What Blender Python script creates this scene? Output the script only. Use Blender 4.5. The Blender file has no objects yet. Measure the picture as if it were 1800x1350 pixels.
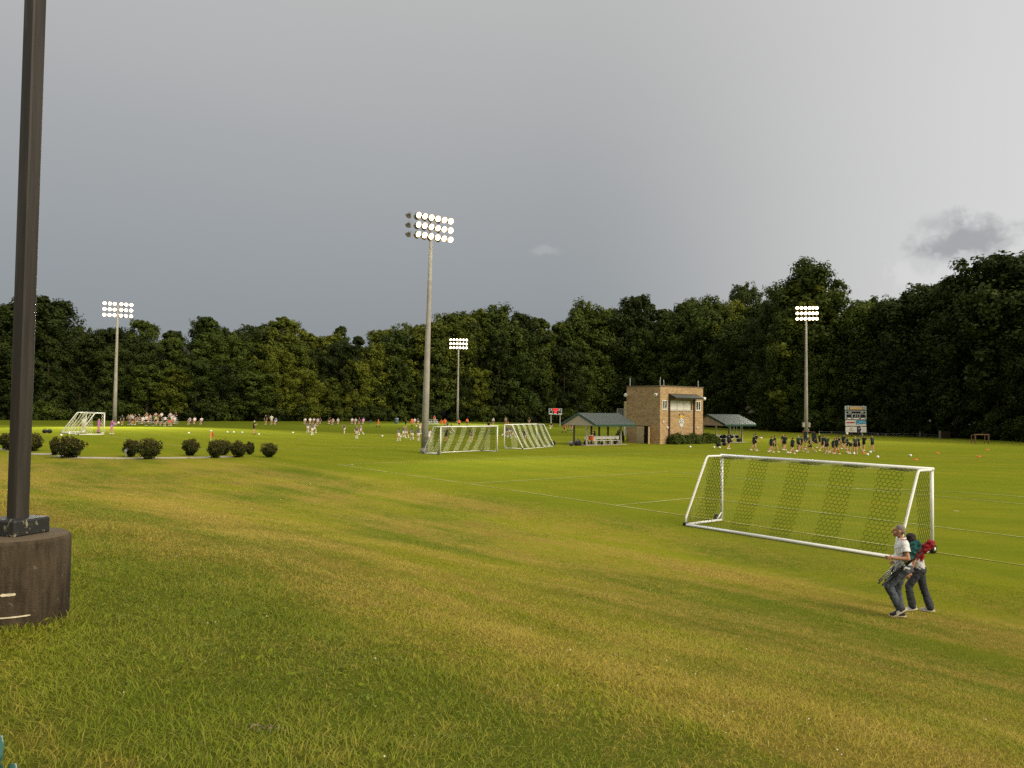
import bpy, bmesh, math, random
import numpy as np
from mathutils import Vector, Matrix

random.seed(7)
rng = np.random.default_rng(7)
R = math.radians
scene = bpy.context.scene
col = scene.collection

# ---------------------------------------------------------------- camera
CAM = Vector((0.0, 0.0, 4.05))
PITCH, ROLL = R(1.88), R(0.75)
FPX = 1352.0                                   # focal length in pixels of the 1800 wide photograph
fwd = Vector((0, math.cos(PITCH), math.sin(PITCH)))
r0_, u0_ = Vector((1, 0, 0)), Vector((0, -math.sin(PITCH), math.cos(PITCH)))
right = r0_ * math.cos(ROLL) + u0_ * math.sin(ROLL)
up = -r0_ * math.sin(ROLL) + u0_ * math.cos(ROLL)
cam_data = bpy.data.cameras.new('camera')
cam_data.sensor_width = 36.0
cam_data.lens = FPX / 1800 * 36
cam_data.clip_start, cam_data.clip_end = 0.05, 4000
cam = bpy.data.objects.new('camera', cam_data)
m3 = Matrix((right, up, -fwd)).transposed()
cam.matrix_world = Matrix.Translation(CAM) @ m3.to_4x4()
col.objects.link(cam)
scene.camera = cam

# ---------------------------------------------------------------- exposure
EXPOSURE = 1.88
scene.view_settings.view_transform = 'Standard'
scene.view_settings.look = 'None'
scene.view_settings.exposure = EXPOSURE
scene.view_settings.gamma = 1.0
scene.view_settings.use_curve_mapping = False
scene.cycles.use_denoising = False
scene.cycles.max_bounces = 5
scene.cycles.transparent_max_bounces = 8
scene.cycles.sample_clamp_indirect = 2.0

# ---------------------------------------------------------------- sun (low, veiled, from the right and a little behind)
SUN_AZ, SUN_EL = R(132), R(36)                 # azimuth clockwise from the view direction
sun_dir = Vector((math.sin(SUN_AZ) * math.cos(SUN_EL), math.cos(SUN_AZ) * math.cos(SUN_EL), math.sin(SUN_EL)))
sd = bpy.data.lights.new('sun', 'SUN')
sd.energy, sd.angle, sd.color = 0.95, R(42), (1.0, 0.86, 0.62)
sun = bpy.data.objects.new('sun', sd)
sun.rotation_euler = sun_dir.to_track_quat('Z', 'Y').to_euler()
col.objects.link(sun)

# ---------------------------------------------------------------- world: thick storm cloud deck over a physical sky
world = bpy.data.worlds.new('World')
scene.world = world
world.use_nodes = True
nt = world.node_tree
nt.nodes.clear()
W = nt.nodes.new


def wmath(op, a, b=None, c=None, clamp=False):
    n = W('ShaderNodeMath'); n.operation = op; n.use_clamp = clamp
    for i, v in enumerate((a, b, c)):
        if v is None: continue
        if isinstance(v, (int, float)): n.inputs[i].default_value = v
        else: nt.links.new(v, n.inputs[i])
    return n.outputs[0]


def wdot(vec, d):
    n = W('ShaderNodeVectorMath'); n.operation = 'DOT_PRODUCT'
    nt.links.new(vec, n.inputs[0]); n.inputs[1].default_value = d
    return n.outputs['Value']


def wmix(f, a, b):
    n = W('ShaderNodeMix'); n.data_type = 'RGBA'
    for s, v in ((n.inputs[0], f), (n.inputs[6], a), (n.inputs[7], b)):
        if isinstance(v, (int, float)): s.default_value = v
        elif isinstance(v, tuple): s.default_value = (*v, 1)
        else: nt.links.new(v, s)
    return n.outputs[2]


def wsmooth(x, lo, hi):
    n = W('ShaderNodeMapRange'); n.interpolation_type = 'SMOOTHSTEP'
    nt.links.new(x, n.inputs[0]); n.inputs[1].default_value = lo; n.inputs[2].default_value = hi
    return n.outputs[0]


tc = W('ShaderNodeTexCoord').outputs['Generated']
sky = W('ShaderNodeTexSky'); sky.sky_type = 'NISHITA'; sky.sun_disc = False
sky.sun_elevation, sky.sun_rotation = SUN_EL, SUN_AZ
elev = wdot(tc, (0, 0, 1))
side = wdot(tc, (1, 0, 0))
lump = W('ShaderNodeTexNoise'); lump.inputs['Scale'].default_value = 1.6; lump.inputs['Detail'].default_value = 3
mp = W('ShaderNodeMapping'); mp.inputs['Scale'].default_value = (1, 1, 3.0)
nt.links.new(tc, mp.inputs[0]); nt.links.new(mp.outputs[0], lump.inputs[0])
# a cloud deck brightens towards the zenith; thinner cloud to the right lets the low sun glow through
SK = 2.0 ** -EXPOSURE
el = wmath('MAXIMUM', elev, 0.0)
lum = wmath('ADD', wmath('MULTIPLY', el, 0.58), 0.215)
glow = wmath('MULTIPLY', wsmooth(side, 0.04, 0.62), wmath('MAXIMUM', wmath('SUBTRACT', 0.47, wmath('MULTIPLY', el, 0.55)), 0.0))
lum = wmath('ADD', lum, glow)
lum = wmath('ADD', lum, wmath('MULTIPLY', wmath('SUBTRACT', lump.outputs['Fac'], 0.5), 0.03))
tone = wmix(wsmooth(lum, 0.22, 0.52), (0.935 * SK, 1.0 * SK, 1.045 * SK), (1.0 * SK, 0.995 * SK, 0.975 * SK))
dk = W('ShaderNodeVectorMath'); dk.operation = 'SCALE'
nt.links.new(tone, dk.inputs[0]); nt.links.new(lum, dk.inputs['Scale'])
deck = dk.outputs[0]
# one darker ragged cloud low on the right and a faint pale wisp in the middle


def ray_dir(px, py):
    d = fwd * FPX + right * (px - 900) + up * (675 - py)
    return d.normalized()


rag = W('ShaderNodeTexNoise'); rag.inputs['Scale'].default_value = 26; rag.inputs['Detail'].default_value = 8; rag.inputs['Roughness'].default_value = 0.62
nt.links.new(tc, rag.inputs[0])


def puff(px, py, wx, wy, amp):
    c = ray_dir(px, py)
    h = Vector((c.y, -c.x, 0)).normalized()
    v = h.cross(c).normalized()
    a = wmath('DIVIDE', wdot(tc, tuple(h)), wx)
    b = wmath('DIVIDE', wmath('SUBTRACT', wdot(tc, tuple(v)), 0.0), wy)
    r2 = wmath('SQRT', wmath('ADD', wmath('MULTIPLY', a, a), wmath('MULTIPLY', b, b)))
    r2 = wmath('ADD', r2, wmath('MULTIPLY', wmath('SUBTRACT', rag.outputs['Fac'], 0.5), amp))
    return wmath('MULTIPLY', wsmooth(r2, 1.0, 0.35), wmath('GREATER_THAN', wdot(tc, tuple(c)), 0.5))


deck = wmix(wmath('MULTIPLY', puff(1692, 426, 0.058, 0.034, 2.0), 0.72), deck, (0.27 * SK, 0.28 * SK, 0.29 * SK))
deck = wmix(wmath('MULTIPLY', puff(1652, 398, 0.036, 0.020, 2.4), 0.45), deck, (.36 * SK, .37 * SK, .38 * SK))
deck = wmix(wmath('MULTIPLY', puff(1700, 478, 0.09, 0.022, 4.0), 0.55), deck, (.72 * SK, .71 * SK, .70 * SK))
deck = wmix(wmath('MULTIPLY', puff(958, 440, 0.030, 0.011, 4.0), 0.45), deck, (.46 * SK, .465 * SK, .47 * SK))
skyc = W('ShaderNodeVectorMath'); skyc.operation = 'SCALE'
nt.links.new(sky.outputs[0], skyc.inputs[0]); skyc.inputs['Scale'].default_value = 0.05
final = wmix(0.96, skyc.outputs[0], deck)
bg = W('ShaderNodeBackground'); nt.links.new(final, bg.inputs[0]); bg.inputs[1].default_value = 1.0
wo = W('ShaderNodeOutputWorld'); nt.links.new(bg.outputs[0], wo.inputs[0])

# ---------------------------------------------------------------- terrain
U = Vector((0.6183, -0.7859, 0)).normalized()    # along the goal line of the near pitch, towards the right
N = Vector((-U.y, U.x, 0))                     # into the near pitch
GOAL = Vector((10.15, 25.75, 0))                 # middle of the near goal line


def S(x, a, b):
    t = np.clip((np.asarray(x, float) - a) / (b - a), 0, 1)
    return t * t * (3 - 2 * t)


_h = np.random.default_rng(3).random((256, 256))


def vnoise(x, y):
    x = np.asarray(x, float); y = np.asarray(y, float)
    xi = np.floor(x).astype(int); yi = np.floor(y).astype(int)
    fx, fy = x - xi, y - yi
    fx, fy = fx * fx * (3 - 2 * fx), fy * fy * (3 - 2 * fy)
    a, b = _h[xi % 256, yi % 256], _h[(xi + 1) % 256, yi % 256]
    c, d = _h[xi % 256, (yi + 1) % 256], _h[(xi + 1) % 256, (yi + 1) % 256]
    return (a * (1 - fx) + b * fx) * (1 - fy) + (c * (1 - fx) + d * fx) * fy


def terrain(x, y):
    x = np.asarray(x, float); y = np.asarray(y, float)
    d = x * N.x + y * N.y
    e = x * U.x + y * U.y
    m = (1 - S(d, -1.5, 17)) * (1 - S(y, 5, 50))
    z = 2.66 * m
    z = z + m * (0.10 * (vnoise(e * .18 + 9, d * .5 + 4) - .5) + 0.05 * (vnoise(x * .9, y * .9) - .5))
    # shallow swale at the foot of the bank
    z = z - 0.20 * np.exp(-((d - 18.2) / 1.3) ** 2) * S(y, 8, 16) * (1 - S(y, 44, 56))
    z = z + 0.60 * np.maximum(S(-x, 18, 50) * S(y, 55, 85), S(y, 120, 175) * S(-x, -25, 8))
    return z


def gz(x, y):
    return float(terrain(x, y))


def ground_at(px, py):
    """point of the terrain that the photograph shows at a pixel"""
    d = fwd * FPX + right * (px - 900) + up * (675 - py)
    d /= d.y
    ys = np.concatenate([np.arange(1.5, 40, .02), np.arange(40, 330, .1)])
    x = d.x * ys; z = CAM.z + d.z * ys
    below = np.nonzero(z < terrain(x, ys))[0]
    i = below[0] if len(below) else len(ys) - 1
    return Vector((float(x[i]), float(ys[i]), gz(x[i], ys[i])))


def height_at(px, py, depth):
    """height above datum of the ray through a pixel at a given depth"""
    d = fwd * FPX + right * (px - 900) + up * (675 - py)
    return CAM.z + d.z / d.y * depth


# ---------------------------------------------------------------- materials
MATS = {}


def new_mat(name):
    m = bpy.data.materials.new(name); m.use_nodes = True
    m.node_tree.nodes.clear()
    return m


class NT:
    def __init__(self, m):
        self.m, self.t = m, m.node_tree

    def n(self, kind, **kw):
        n = self.t.nodes.new(kind)
        for k, v in kw.items(): setattr(n, k, v)
        return n

    def put(self, sock, v):
        if v is None: return
        if isinstance(v, bpy.types.NodeSocket): self.t.links.new(v, sock)
        elif isinstance(v, tuple) and len(v) == 3 and sock.type == 'RGBA': sock.default_value = (*v, 1)
        else: sock.default_value = v

    def math(self, op, a, b=None, clamp=False):
        n = self.n('ShaderNodeMath', operation=op, use_clamp=clamp)
        self.put(n.inputs[0], a); self.put(n.inputs[1], b)
        return n.outputs[0]

    def mix(self, f, a, b, blend='MIX'):
        n = self.n('ShaderNodeMix', data_type='RGBA', blend_type=blend)
        self.put(n.inputs[0], f); self.put(n.inputs[6], a); self.put(n.inputs[7], b)
        return n.outputs[2]

    def noise(self, vec, scale, detail=3.0, rough=0.55, dims='3D'):
        n = self.n('ShaderNodeTexNoise', noise_dimensions=dims)
        if vec is not None: self.t.links.new(vec, n.inputs['Vector'])
        n.inputs['Scale'].default_value = scale
        n.inputs['Detail'].default_value = detail
        n.inputs['Roughness'].default_value = rough
        return n.outputs['Fac']

    def smooth(self, x, lo, hi):
        n = self.n('ShaderNodeMapRange', interpolation_type='SMOOTHSTEP')
        self.t.links.new(x, n.inputs[0]); n.inputs[1].default_value = lo; n.inputs[2].default_value = hi
        return n.outputs[0]

    def mapping(self, vec, scale=(1, 1, 1), rot=(0, 0, 0), loc=(0, 0, 0)):
        n = self.n('ShaderNodeMapping')
        self.t.links.new(vec, n.inputs[0])
        n.inputs['Scale'].default_value = scale; n.inputs['Rotation'].default_value = rot
        n.inputs['Location'].default_value = loc
        return n.outputs[0]

    def bump(self, h, strength=.3, dist=.02):
        n = self.n('ShaderNodeBump')
        n.inputs['Strength'].default_value = strength; n.inputs['Distance'].default_value = dist
        self.t.links.new(h, n.inputs['Height'])
        return n.outputs[0]

    def bsdf(self, color, rough=.6, normal=None, metallic=0.0, spec=.3, emit=None, emit_s=0):
        b = self.n('ShaderNodeBsdfPrincipled')
        self.put(b.inputs['Base Color'], color); self.put(b.inputs['Roughness'], rough)
        b.inputs['Metallic'].default_value = metallic
        b.inputs['Specular IOR Level'].default_value = spec
        if normal is not None: self.t.links.new(normal, b.inputs['Normal'])
        if emit:
            b.inputs['Emission Color'].default_value = (*emit, 1); b.inputs['Emission Strength'].default_value = emit_s
        return b.outputs[0]

    def out(self, sh):
        o = self.n('ShaderNodeOutputMaterial'); self.t.links.new(sh, o.inputs['Surface'])
        return self.m

    def obj(self):
        return self.n('ShaderNodeTexCoord').outputs['Object']

    def pos(self):
        return self.n('ShaderNodeNewGeometry').outputs['Position']


def mat(name, color, rough=.6, var=.18, scale=6.0, metallic=0.0, spec=.3, bump=0.0, bscale=40):
    """plain material with a little mottling"""
    if name in MATS: return MATS[name]
    k = NT(new_mat(name))
    v = k.obj()
    f = k.noise(v, scale, 4)
    dark = tuple(c * (1 - var) for c in color); light = tuple(min(1, c * (1 + var)) for c in color)
    c = k.mix(k.smooth(f, .3, .7), dark, light)
    nm = k.bump(k.noise(v, bscale, 3), bump, .01) if bump else None
    MATS[name] = k.out(k.bsdf(c, rough, nm, metallic, spec))
    return MATS[name]


def emis(name, color, strength):
    if name in MATS: return MATS[name]
    k = NT(new_mat(name))
    MATS[name] = k.out(k.bsdf(tuple(.5 * q for q in color), .4, emit=color, emit_s=strength))
    MATS[name].cycles.emission_sampling = 'NONE'      # the beam lamp of each mast does the lighting
    return MATS[name]


# grass tone shared by the ground sheet and the blades that grow on it
GREEN, LUSH, STRAW, BROWN = (.136, .178, .017), (.240, .258, .018), (.395, .285, .066), (.240, .165, .045)
PITCH_G, PITCH_Y = (.150, .180, .014), (.200, .206, .018)


def grass_tone(k):
    p = k.pos()
    rot = math.atan2(U.y, U.x)
    un = k.mapping(p, rot=(0, 0, -rot))                     # x along the bank, y across it
    sep = k.n('ShaderNodeSeparateXYZ'); k.t.links.new(un, sep.inputs[0])
    sepw = k.n('ShaderNodeSeparateXYZ'); k.t.links.new(p, sepw.inputs[0])
    bands = k.noise(k.mapping(un, scale=(.050, .42, 0)), 1.0, 5, .62)
    patch = k.noise(k.mapping(un, scale=(.22, .42, 0), loc=(3.3, 7.1, 0)), 1.0, 5, .65)
    fine = k.noise(k.mapping(p, scale=(1, 1, 0)), 3.2, 4, .7)
    speck = k.noise(k.mapping(p, scale=(1, 1, 0)), 14.0, 3, .7)
    dry = k.math('ADD', k.math('MULTIPLY', bands, .80), k.math('MULTIPLY', patch, .52))
    dry = k.math('ADD', dry, k.math('MULTIPLY', k.math('SUBTRACT', fine, .5), .55))
    dry = k.math('ADD', dry, k.math('MULTIPLY', k.math('SUBTRACT', speck, .5), .48))
    # a lush green corner by the lamp post and a drier belt across the middle of the bank
    vd = k.n('ShaderNodeVectorMath', operation='DISTANCE'); k.t.links.new(k.mapping(p, scale=(1, 1, 0)), vd.inputs[0]); vd.inputs[1].default_value = (-2.2, 4.4, 0)
    dry = k.math('SUBTRACT', dry, k.math('MULTIPLY', k.smooth(vd.outputs['Value'], 5.0, .5), .11))
    belt = k.math('MULTIPLY', k.smooth(sep.outputs['Y'], 2.6, 4.6), k.smooth(sep.outputs['Y'], 8.2, 5.4))
    dry = k.math('ADD', dry, k.math('SUBTRACT', k.math('MULTIPLY', belt, .075), .105))
    dryf = k.smooth(dry, .40, .78)
    lush = k.smooth(k.noise(k.mapping(un, scale=(.10, .20, 0), loc=(11, 2, 0)), 1.0, 3), .40, .62)
    bank = k.mix(lush, GREEN, LUSH)
    bank = k.mix(k.math('MULTIPLY', dryf, .88), bank, STRAW)
    bank = k.mix(k.math('MULTIPLY', k.smooth(patch, .54, .74), .60), bank, BROWN)
    # mown pitch
    strip = k.n('ShaderNodeTexWave', wave_type='BANDS', bands_direction='Y')
    k.t.links.new(k.mapping(un, scale=(1, .085, 0)), strip.inputs[0])
    strip.inputs['Scale'].default_value = 1.0; strip.inputs['Distortion'].default_value = .6
    pn = k.noise(k.mapping(p, scale=(.06, .16, 0)), 1.0, 5, .65)
    pt = k.math('ADD', k.math('MULTIPLY', strip.outputs['Fac'], .10), k.math('MULTIPLY', pn, .8))
    pitch = k.mix(k.smooth(pt, .30, .66), PITCH_G, PITCH_Y)
    pitch = k.mix(k.math('MULTIPLY', k.smooth(k.noise(k.mapping(p, scale=(.5, 1.3, 0)), 1.0, 5, .7), .42, .72), .35), pitch, (.105, .128, .012))
    pitch = k.mix(k.math('MULTIPLY', k.smooth(k.noise(k.mapping(p, scale=(.25, .5, 0)), 1.0, 4), .55, .8), .35), pitch, (.11, .095, .02))
    edge = k.math('ADD', sep.outputs['Y'], k.math('MULTIPLY', k.math('SUBTRACT', patch, .5), 7))
    far = k.math('ADD', k.math('MULTIPLY', sepw.outputs['Y'], 1), k.math('MULTIPLY', k.math('SUBTRACT', patch, .5), 10))
    fld = k.math('MAXIMUM', k.smooth(edge, 19.0, 22.5), k.smooth(far, 52, 64))
    c = k.mix(fld, bank, pitch)
    # longer, darker grass in front of the far woods
    ry = k.math('ADD', sepw.outputs['Y'], k.math('MULTIPLY', k.math('SUBTRACT', pn, .5), 6))
    rgh = k.math('MULTIPLY', k.smooth(ry, 117, 121), k.smooth(sepw.outputs['X'], 45, 5))
    c = k.mix(k.math('MULTIPLY', rgh, .8), c, (.085, .108, .010))
    return c, fld, fine, speck, dryf


def rough_grass(k, c):
    return c


k = NT(new_mat('turf'))
c, fld, fine, speck, dryf = grass_tone(k)
sy_ = k.n('ShaderNodeSeparateXYZ'); k.t.links.new(k.pos(), sy_.inputs[0])
thatch_shade = k.math('ADD', k.math('MULTIPLY', k.smooth(sy_.outputs['Y'], 24, 6), .34), .20)     # dark matted soil, painted darker nearby as shade between the blades
c = k.mix(k.math('MULTIPLY', k.math('SUBTRACT', 1.0, fld), thatch_shade), c, (.036, .032, .008))
hgt = k.math('ADD', speck, k.noise(k.mapping(k.pos(), scale=(1, 1, 1)), 45, 3, .7))
MATS['turf'] = k.out(k.bsdf(c, 1.0, k.bump(hgt, .55, .03), spec=0.0))

k = NT(new_mat('grass_blade'))
c, fld, fine, speck, dryf = grass_tone(k)
at = k.n('ShaderNodeAttribute', attribute_name='tint')
tint = at.outputs['Fac']
c = k.mix(1.0, c, (1.42, 1.36, 1.25), 'MULTIPLY')
c = k.mix(k.math('MULTIPLY', k.smooth(tint, .55, 1.0), k.math('ADD', k.math('MULTIPLY', dryf, .70), .30)), c, (.62, .48, .13))
c = k.mix(k.math('MULTIPLY', k.smooth(tint, .36, .0), .55), c, (.036, .075, .008))
c = k.mix(k.math('MULTIPLY', k.smooth(fine, .3, .7), .25), c, (.19, .225, .014))
gm = k.n('ShaderNodeNewGeometry').outputs['Normal']
va = k.n('ShaderNodeVectorMath', operation='ADD'); k.t.links.new(gm, va.inputs[0]); va.inputs[1].default_value = (0, 0, 1.1)
vn = k.n('ShaderNodeVectorMath', operation='NORMALIZE'); k.t.links.new(va.outputs[0], vn.inputs[0])      # matted blades: soft, upward leaning shading
d = k.bsdf(c, .6, vn.outputs[0], spec=.06)
tr = k.n('ShaderNodeBsdfTranslucent'); k.put(tr.inputs[0], k.mix(.25, c, (.26, .30, .02)))
mx = k.n('ShaderNodeMixShader'); mx.inputs[0].default_value = .33
k.t.links.new(d, mx.inputs[1]); k.t.links.new(tr.outputs[0], mx.inputs[2])
MATS['blade'] = k.out(mx.outputs[0])


def leaf_mat(name, lo, hi, autumn=None):
    k = NT(new_mat(name))
    at = k.n('ShaderNodeAttribute', attribute_name='tint').outputs['Fac']
    oi = k.n('ShaderNodeObjectInfo').outputs['Random']
    f = k.math('ADD', k.math('MULTIPLY', at, .75), k.math('MULTIPLY', oi, .4))
    c = k.mix(k.smooth(f, .15, 1.0), lo, hi)
    if autumn: c = k.mix(k.math('MULTIPLY', k.smooth(at, .78, .98), .7), c, autumn)
    d = k.bsdf(c, .6, spec=.12)
    tr = k.n('ShaderNodeBsdfTranslucent'); k.put(tr.inputs[0], c)
    mx = k.n('ShaderNodeMixShader'); mx.inputs[0].default_value = .22
    k.t.links.new(d, mx.inputs[1]); k.t.links.new(tr.outputs[0], mx.inputs[2])
    MATS[name] = k.out(mx.outputs[0])
    return MATS[name]


leaf_mat('leaf_deep', (.020, .031, .007), (.054, .074, .015))
leaf_mat('leaf_mid', (.032, .052, .010), (.096, .126, .020))
leaf_mat('leaf_warm', (.048, .070, .010), (.155, .175, .020))
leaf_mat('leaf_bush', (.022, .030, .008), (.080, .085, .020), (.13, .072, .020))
mat('bark', (.060, .046, .034), .95, .4, 2.0)
mat('white_paint', (.80, .80, .78), .38, .05, 3.0)
mat('white_plain', (.72, .72, .69), .5, .06, 3.0)
mat('net_dark', (.022, .030, .016), .8, .2)
mat('net_pale', (.33, .33, .13), .8, .2)
mat('net_white', (.62, .63, .45), .8, .1)
mat('net_green', (.055, .085, .02), .8, .2)
mat('black_rubber', (.018, .018, .018), .7, .2)
mat('galvanised', (.42, .43, .43), .45, .15, 5.0, metallic=.6)
mat('alu', (.60, .61, .62), .4, .1, 3.0, metallic=.5)
k = NT(new_mat('chalk'))
v = k.pos()
wear = k.smooth(k.math('ADD', k.math('MULTIPLY', k.noise(v, .5, 3), .55), k.math('MULTIPLY', k.noise(v, 6, 3), .45)), .36, .62)
MATS['chalk'] = k.out(k.bsdf(k.mix(wear, (.27, .27, .06), (.48, .48, .22)), 1.0, spec=0.0))

# ---------------------------------------------------------------- object helpers
def tag(o, label=None, cat=None, group=None, kind=None):
    if label: o['label'] = label
    if cat: o['category'] = cat
    if group: o['group'] = group
    if kind: o['kind'] = kind
    return o


def link(name, me, parent=None, loc=None, rz=None):
    o = bpy.data.objects.new(name, me); col.objects.link(o)
    if parent: o.parent = parent
    if loc is not None: o.location = loc
    if rz is not None: o.rotation_euler[2] = rz
    return o


def empty(name, loc=(0, 0, 0), rz=0.0):
    o = bpy.data.objects.new(name, None); col.objects.link(o)
    o.empty_display_size = .2; o.location = loc; o.rotation_euler[2] = rz
    return o


def copy_tree(o, parent=None):
    c = o.copy(); col.objects.link(c)
    if parent: c.parent = parent
    for ch in o.children: copy_tree(ch, c)
    return c


def frame_of(d):
    d = Vector(d).normalized()
    a = Vector((0, 0, 1)) if abs(d.z) < .9 else Vector((1, 0, 0))
    x = a.cross(d).normalized()
    return x, d.cross(x).normalized()


class MB:
    """collects shapes into one mesh"""
    def __init__(self):
        self.v, self.f = [], []

    def raw(self, vs, fs):
        o = len(self.v)
        self.v += [tuple(p) for p in vs]
        self.f += [tuple(i + o for i in f) for f in fs]
        return self

    def box(self, c, s, rz=0.0, axes=None):
        c = Vector(c)
        if axes: ax = [Vector(a).normalized() for a in axes]
        else: ax = [Vector((math.cos(rz), math.sin(rz), 0)), Vector((-math.sin(rz), math.cos(rz), 0)), Vector((0, 0, 1))]
        vs = [c + ax[0] * s[0] * .5 * i + ax[1] * s[1] * .5 * j + ax[2] * s[2] * .5 * k for k in (-1, 1) for j in (-1, 1) for i in (-1, 1)]
        return self.raw(vs, [(0, 2, 3, 1), (4, 5, 7, 6), (0, 1, 5, 4), (2, 6, 7, 3), (0, 4, 6, 2), (1, 3, 7, 5)])

    def bbox(self, c, s, bev=.01, rz=0.0):
        """box with chamfered vertical and top edges"""
        ca, sa = math.cos(rz), math.sin(rz)
        hx, hy, hz = s[0] / 2, s[1] / 2, s[2] / 2
        def ring(ix, z):
            pts = [(hx - ix, -hy + bev), (hx - ix, hy - bev), (hx - bev, hy - ix), (-hx + bev, hy - ix),
                   (-hx + ix, hy - bev), (-hx + ix, -hy + bev), (-hx + bev, -hy + ix), (hx - bev, -hy + ix)]
            return [(c[0] + x * ca - y * sa, c[1] + x * sa + y * ca, c[2] + z) for x, y in pts]
        vs = ring(bev * .6, -hz) + ring(0, -hz + bev) + ring(0, hz - bev) + ring(bev * .6, hz)
        fs = [tuple(reversed(range(8))), tuple(range(24, 32))]
        for r in range(3):
            for i in range(8):
                j = (i + 1) % 8
                fs.append((r * 8 + i, r * 8 + j, r * 8 + 8 + j, r * 8 + 8 + i))
        return self.raw(vs, fs)

    def tube(self, pts, rad, n=8, cap=True):
        pts = [Vector(p) for p in pts]
        rads = rad if isinstance(rad, (list, tuple)) else [rad] * len(pts)
        vs, fs = [], []
        x = y = None
        for i, p in enumerate(pts):
            d = (pts[min(i + 1, len(pts) - 1)] - pts[max(i - 1, 0)])
            if d.length < 1e-9: d = Vector((0, 0, 1))
            d.normalize()
            if x is None: x, y = frame_of(d)
            else:
                x = (x - d * x.dot(d))
                if x.length < 1e-6: x, y = frame_of(d)
                x.normalize(); y = d.cross(x)
            for k in range(n):
                a = 2 * math.pi * k / n
                vs.append(p + (x * math.cos(a) + y * math.sin(a)) * rads[i])
        for i in range(len(pts) - 1):
            for k in range(n):
                j = (k + 1) % n
                fs.append((i * n + k, i * n + j, i * n + n + j, i * n + n + k))
        if cap:
            fs.append(tuple(reversed(range(n)))); fs.append(tuple(range((len(pts) - 1) * n, len(pts) * n)))
        return self.raw(vs, fs)

    def ball(self, c, r, n=10, m=7, axes=None):
        c = Vector(c); r = r if isinstance(r, (tuple, list)) else (r, r, r)
        ax = [Vector(a) for a in axes] if axes else [Vector((1, 0, 0)), Vector((0, 1, 0)), Vector((0, 0, 1))]
        vs, fs = [], []
        def P(x, y, z): return c + ax[0] * x * r[0] + ax[1] * y * r[1] + ax[2] * z * r[2]
        vs.append(P(0, 0, 1))
        for i in range(1, m):
            th = math.pi * i / m
            for k in range(n):
                a = 2 * math.pi * k / n
                vs.append(P(math.sin(th) * math.cos(a), math.sin(th) * math.sin(a), math.cos(th)))
        vs.append(P(0, 0, -1))
        for k in range(n): fs.append((0, 1 + k, 1 + (k + 1) % n))
        for i in range(m - 2):
            for k in range(n):
                j = (k + 1) % n
                fs.append((1 + i * n + k, 1 + i * n + n + k, 1 + i * n + n + j, 1 + i * n + j))
        l = len(vs) - 1
        for k in range(n): fs.append((l, 1 + (m - 2) * n + (k + 1) % n, 1 + (m - 2) * n + k))
        return self.raw(vs, fs)

    def capsule(self, p0, p1, r0, r1, n=12):
        p0, p1 = Vector(p0), Vector(p1)
        d = p1 - p0
        if d.length < 1e-6: return self.ball(p0, r0, n, 8)
        u = d.normalized()
        pts, rr = [], []
        for a in (-85, -60, -30): pts.append(p0 + u * r0 * math.sin(R(a))); rr.append(r0 * math.cos(R(a)))
        for t in (0, .25, .5, .75, 1): pts.append(p0 + d * t); rr.append(r0 + (r1 - r0) * t)
        for a in (30, 60, 85): pts.append(p1 + u * r1 * math.sin(R(a))); rr.append(r1 * math.cos(R(a)))
        return self.tube(pts, rr, n)

    def lathe(self, prof, n=20, c=(0, 0, 0), axis=(0, 0, 1)):
        x, y = frame_of(axis); z = Vector(axis).normalized(); c = Vector(c)
        vs, fs = [], []
        for r, h in prof:
            for k in range(n):
                a = 2 * math.pi * k / n
                vs.append(c + z * h + (x * math.cos(a) + y * math.sin(a)) * r)
        for i in range(len(prof) - 1):
            for k in range(n):
                j = (k + 1) % n
                fs.append((i * n + k, i * n + j, i * n + n + j, i * n + n + k))
        fs.append(tuple(reversed(range(n)))); fs.append(tuple(range((len(prof) - 1) * n, len(prof) * n)))
        return self.raw(vs, fs)

    def poly_prism(self, pts, off):
        """extrudes a closed outline (3-D points) by a vector"""
        n = len(pts); off = Vector(off)
        pts = [Vector(p) for p in pts]
        vs = pts + [p + off for p in pts]
        fs = [tuple(reversed(range(n))), tuple(range(n, 2 * n))]
        for i in range(n): fs.append((i, (i + 1) % n, n + (i + 1) % n, n + i))
        return self.raw(vs, fs)

    def mesh(self, name, smooth=False):
        me = bpy.data.meshes.new(name)
        me.from_pydata(self.v, [], self.f); me.update()
        bm = bmesh.new(); bm.from_mesh(me)
        bmesh.ops.recalc_face_normals(bm, faces=bm.faces)
        bm.to_mesh(me); bm.free()
        if smooth: me.shade_smooth() if hasattr(me, 'shade_smooth') else me.polygons.foreach_set('use_smooth', [True] * len(me.polygons))
        return me

    def build(self, name, material, parent=None, smooth=False, loc=None, rz=None):
        me = self.mesh(name, smooth)
        me.materials.append(MATS[material] if isinstance(material, str) else material)
        return link(name, me, parent, loc, rz)


def np_mesh(name, verts, tris_or_quads, attr=None):
    """mesh from arrays, one polygon size"""
    me = bpy.data.meshes.new(name)
    v = np.asarray(verts, np.float32); f = np.asarray(tris_or_quads, np.int32)
    me.vertices.add(len(v)); me.vertices.foreach_set('co', v.ravel())
    k = f.shape[1]
    me.loops.add(f.size); me.loops.foreach_set('vertex_index', f.ravel())
    me.polygons.add(len(f)); me.polygons.foreach_set('loop_start', np.arange(0, f.size, k, dtype=np.int32))
    me.update(calc_edges=True)
    if attr is not None:
        a = me.attributes.new('tint', 'FLOAT', 'POINT'); a.data.foreach_set('value', np.asarray(attr, np.float32))
    return me


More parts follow.
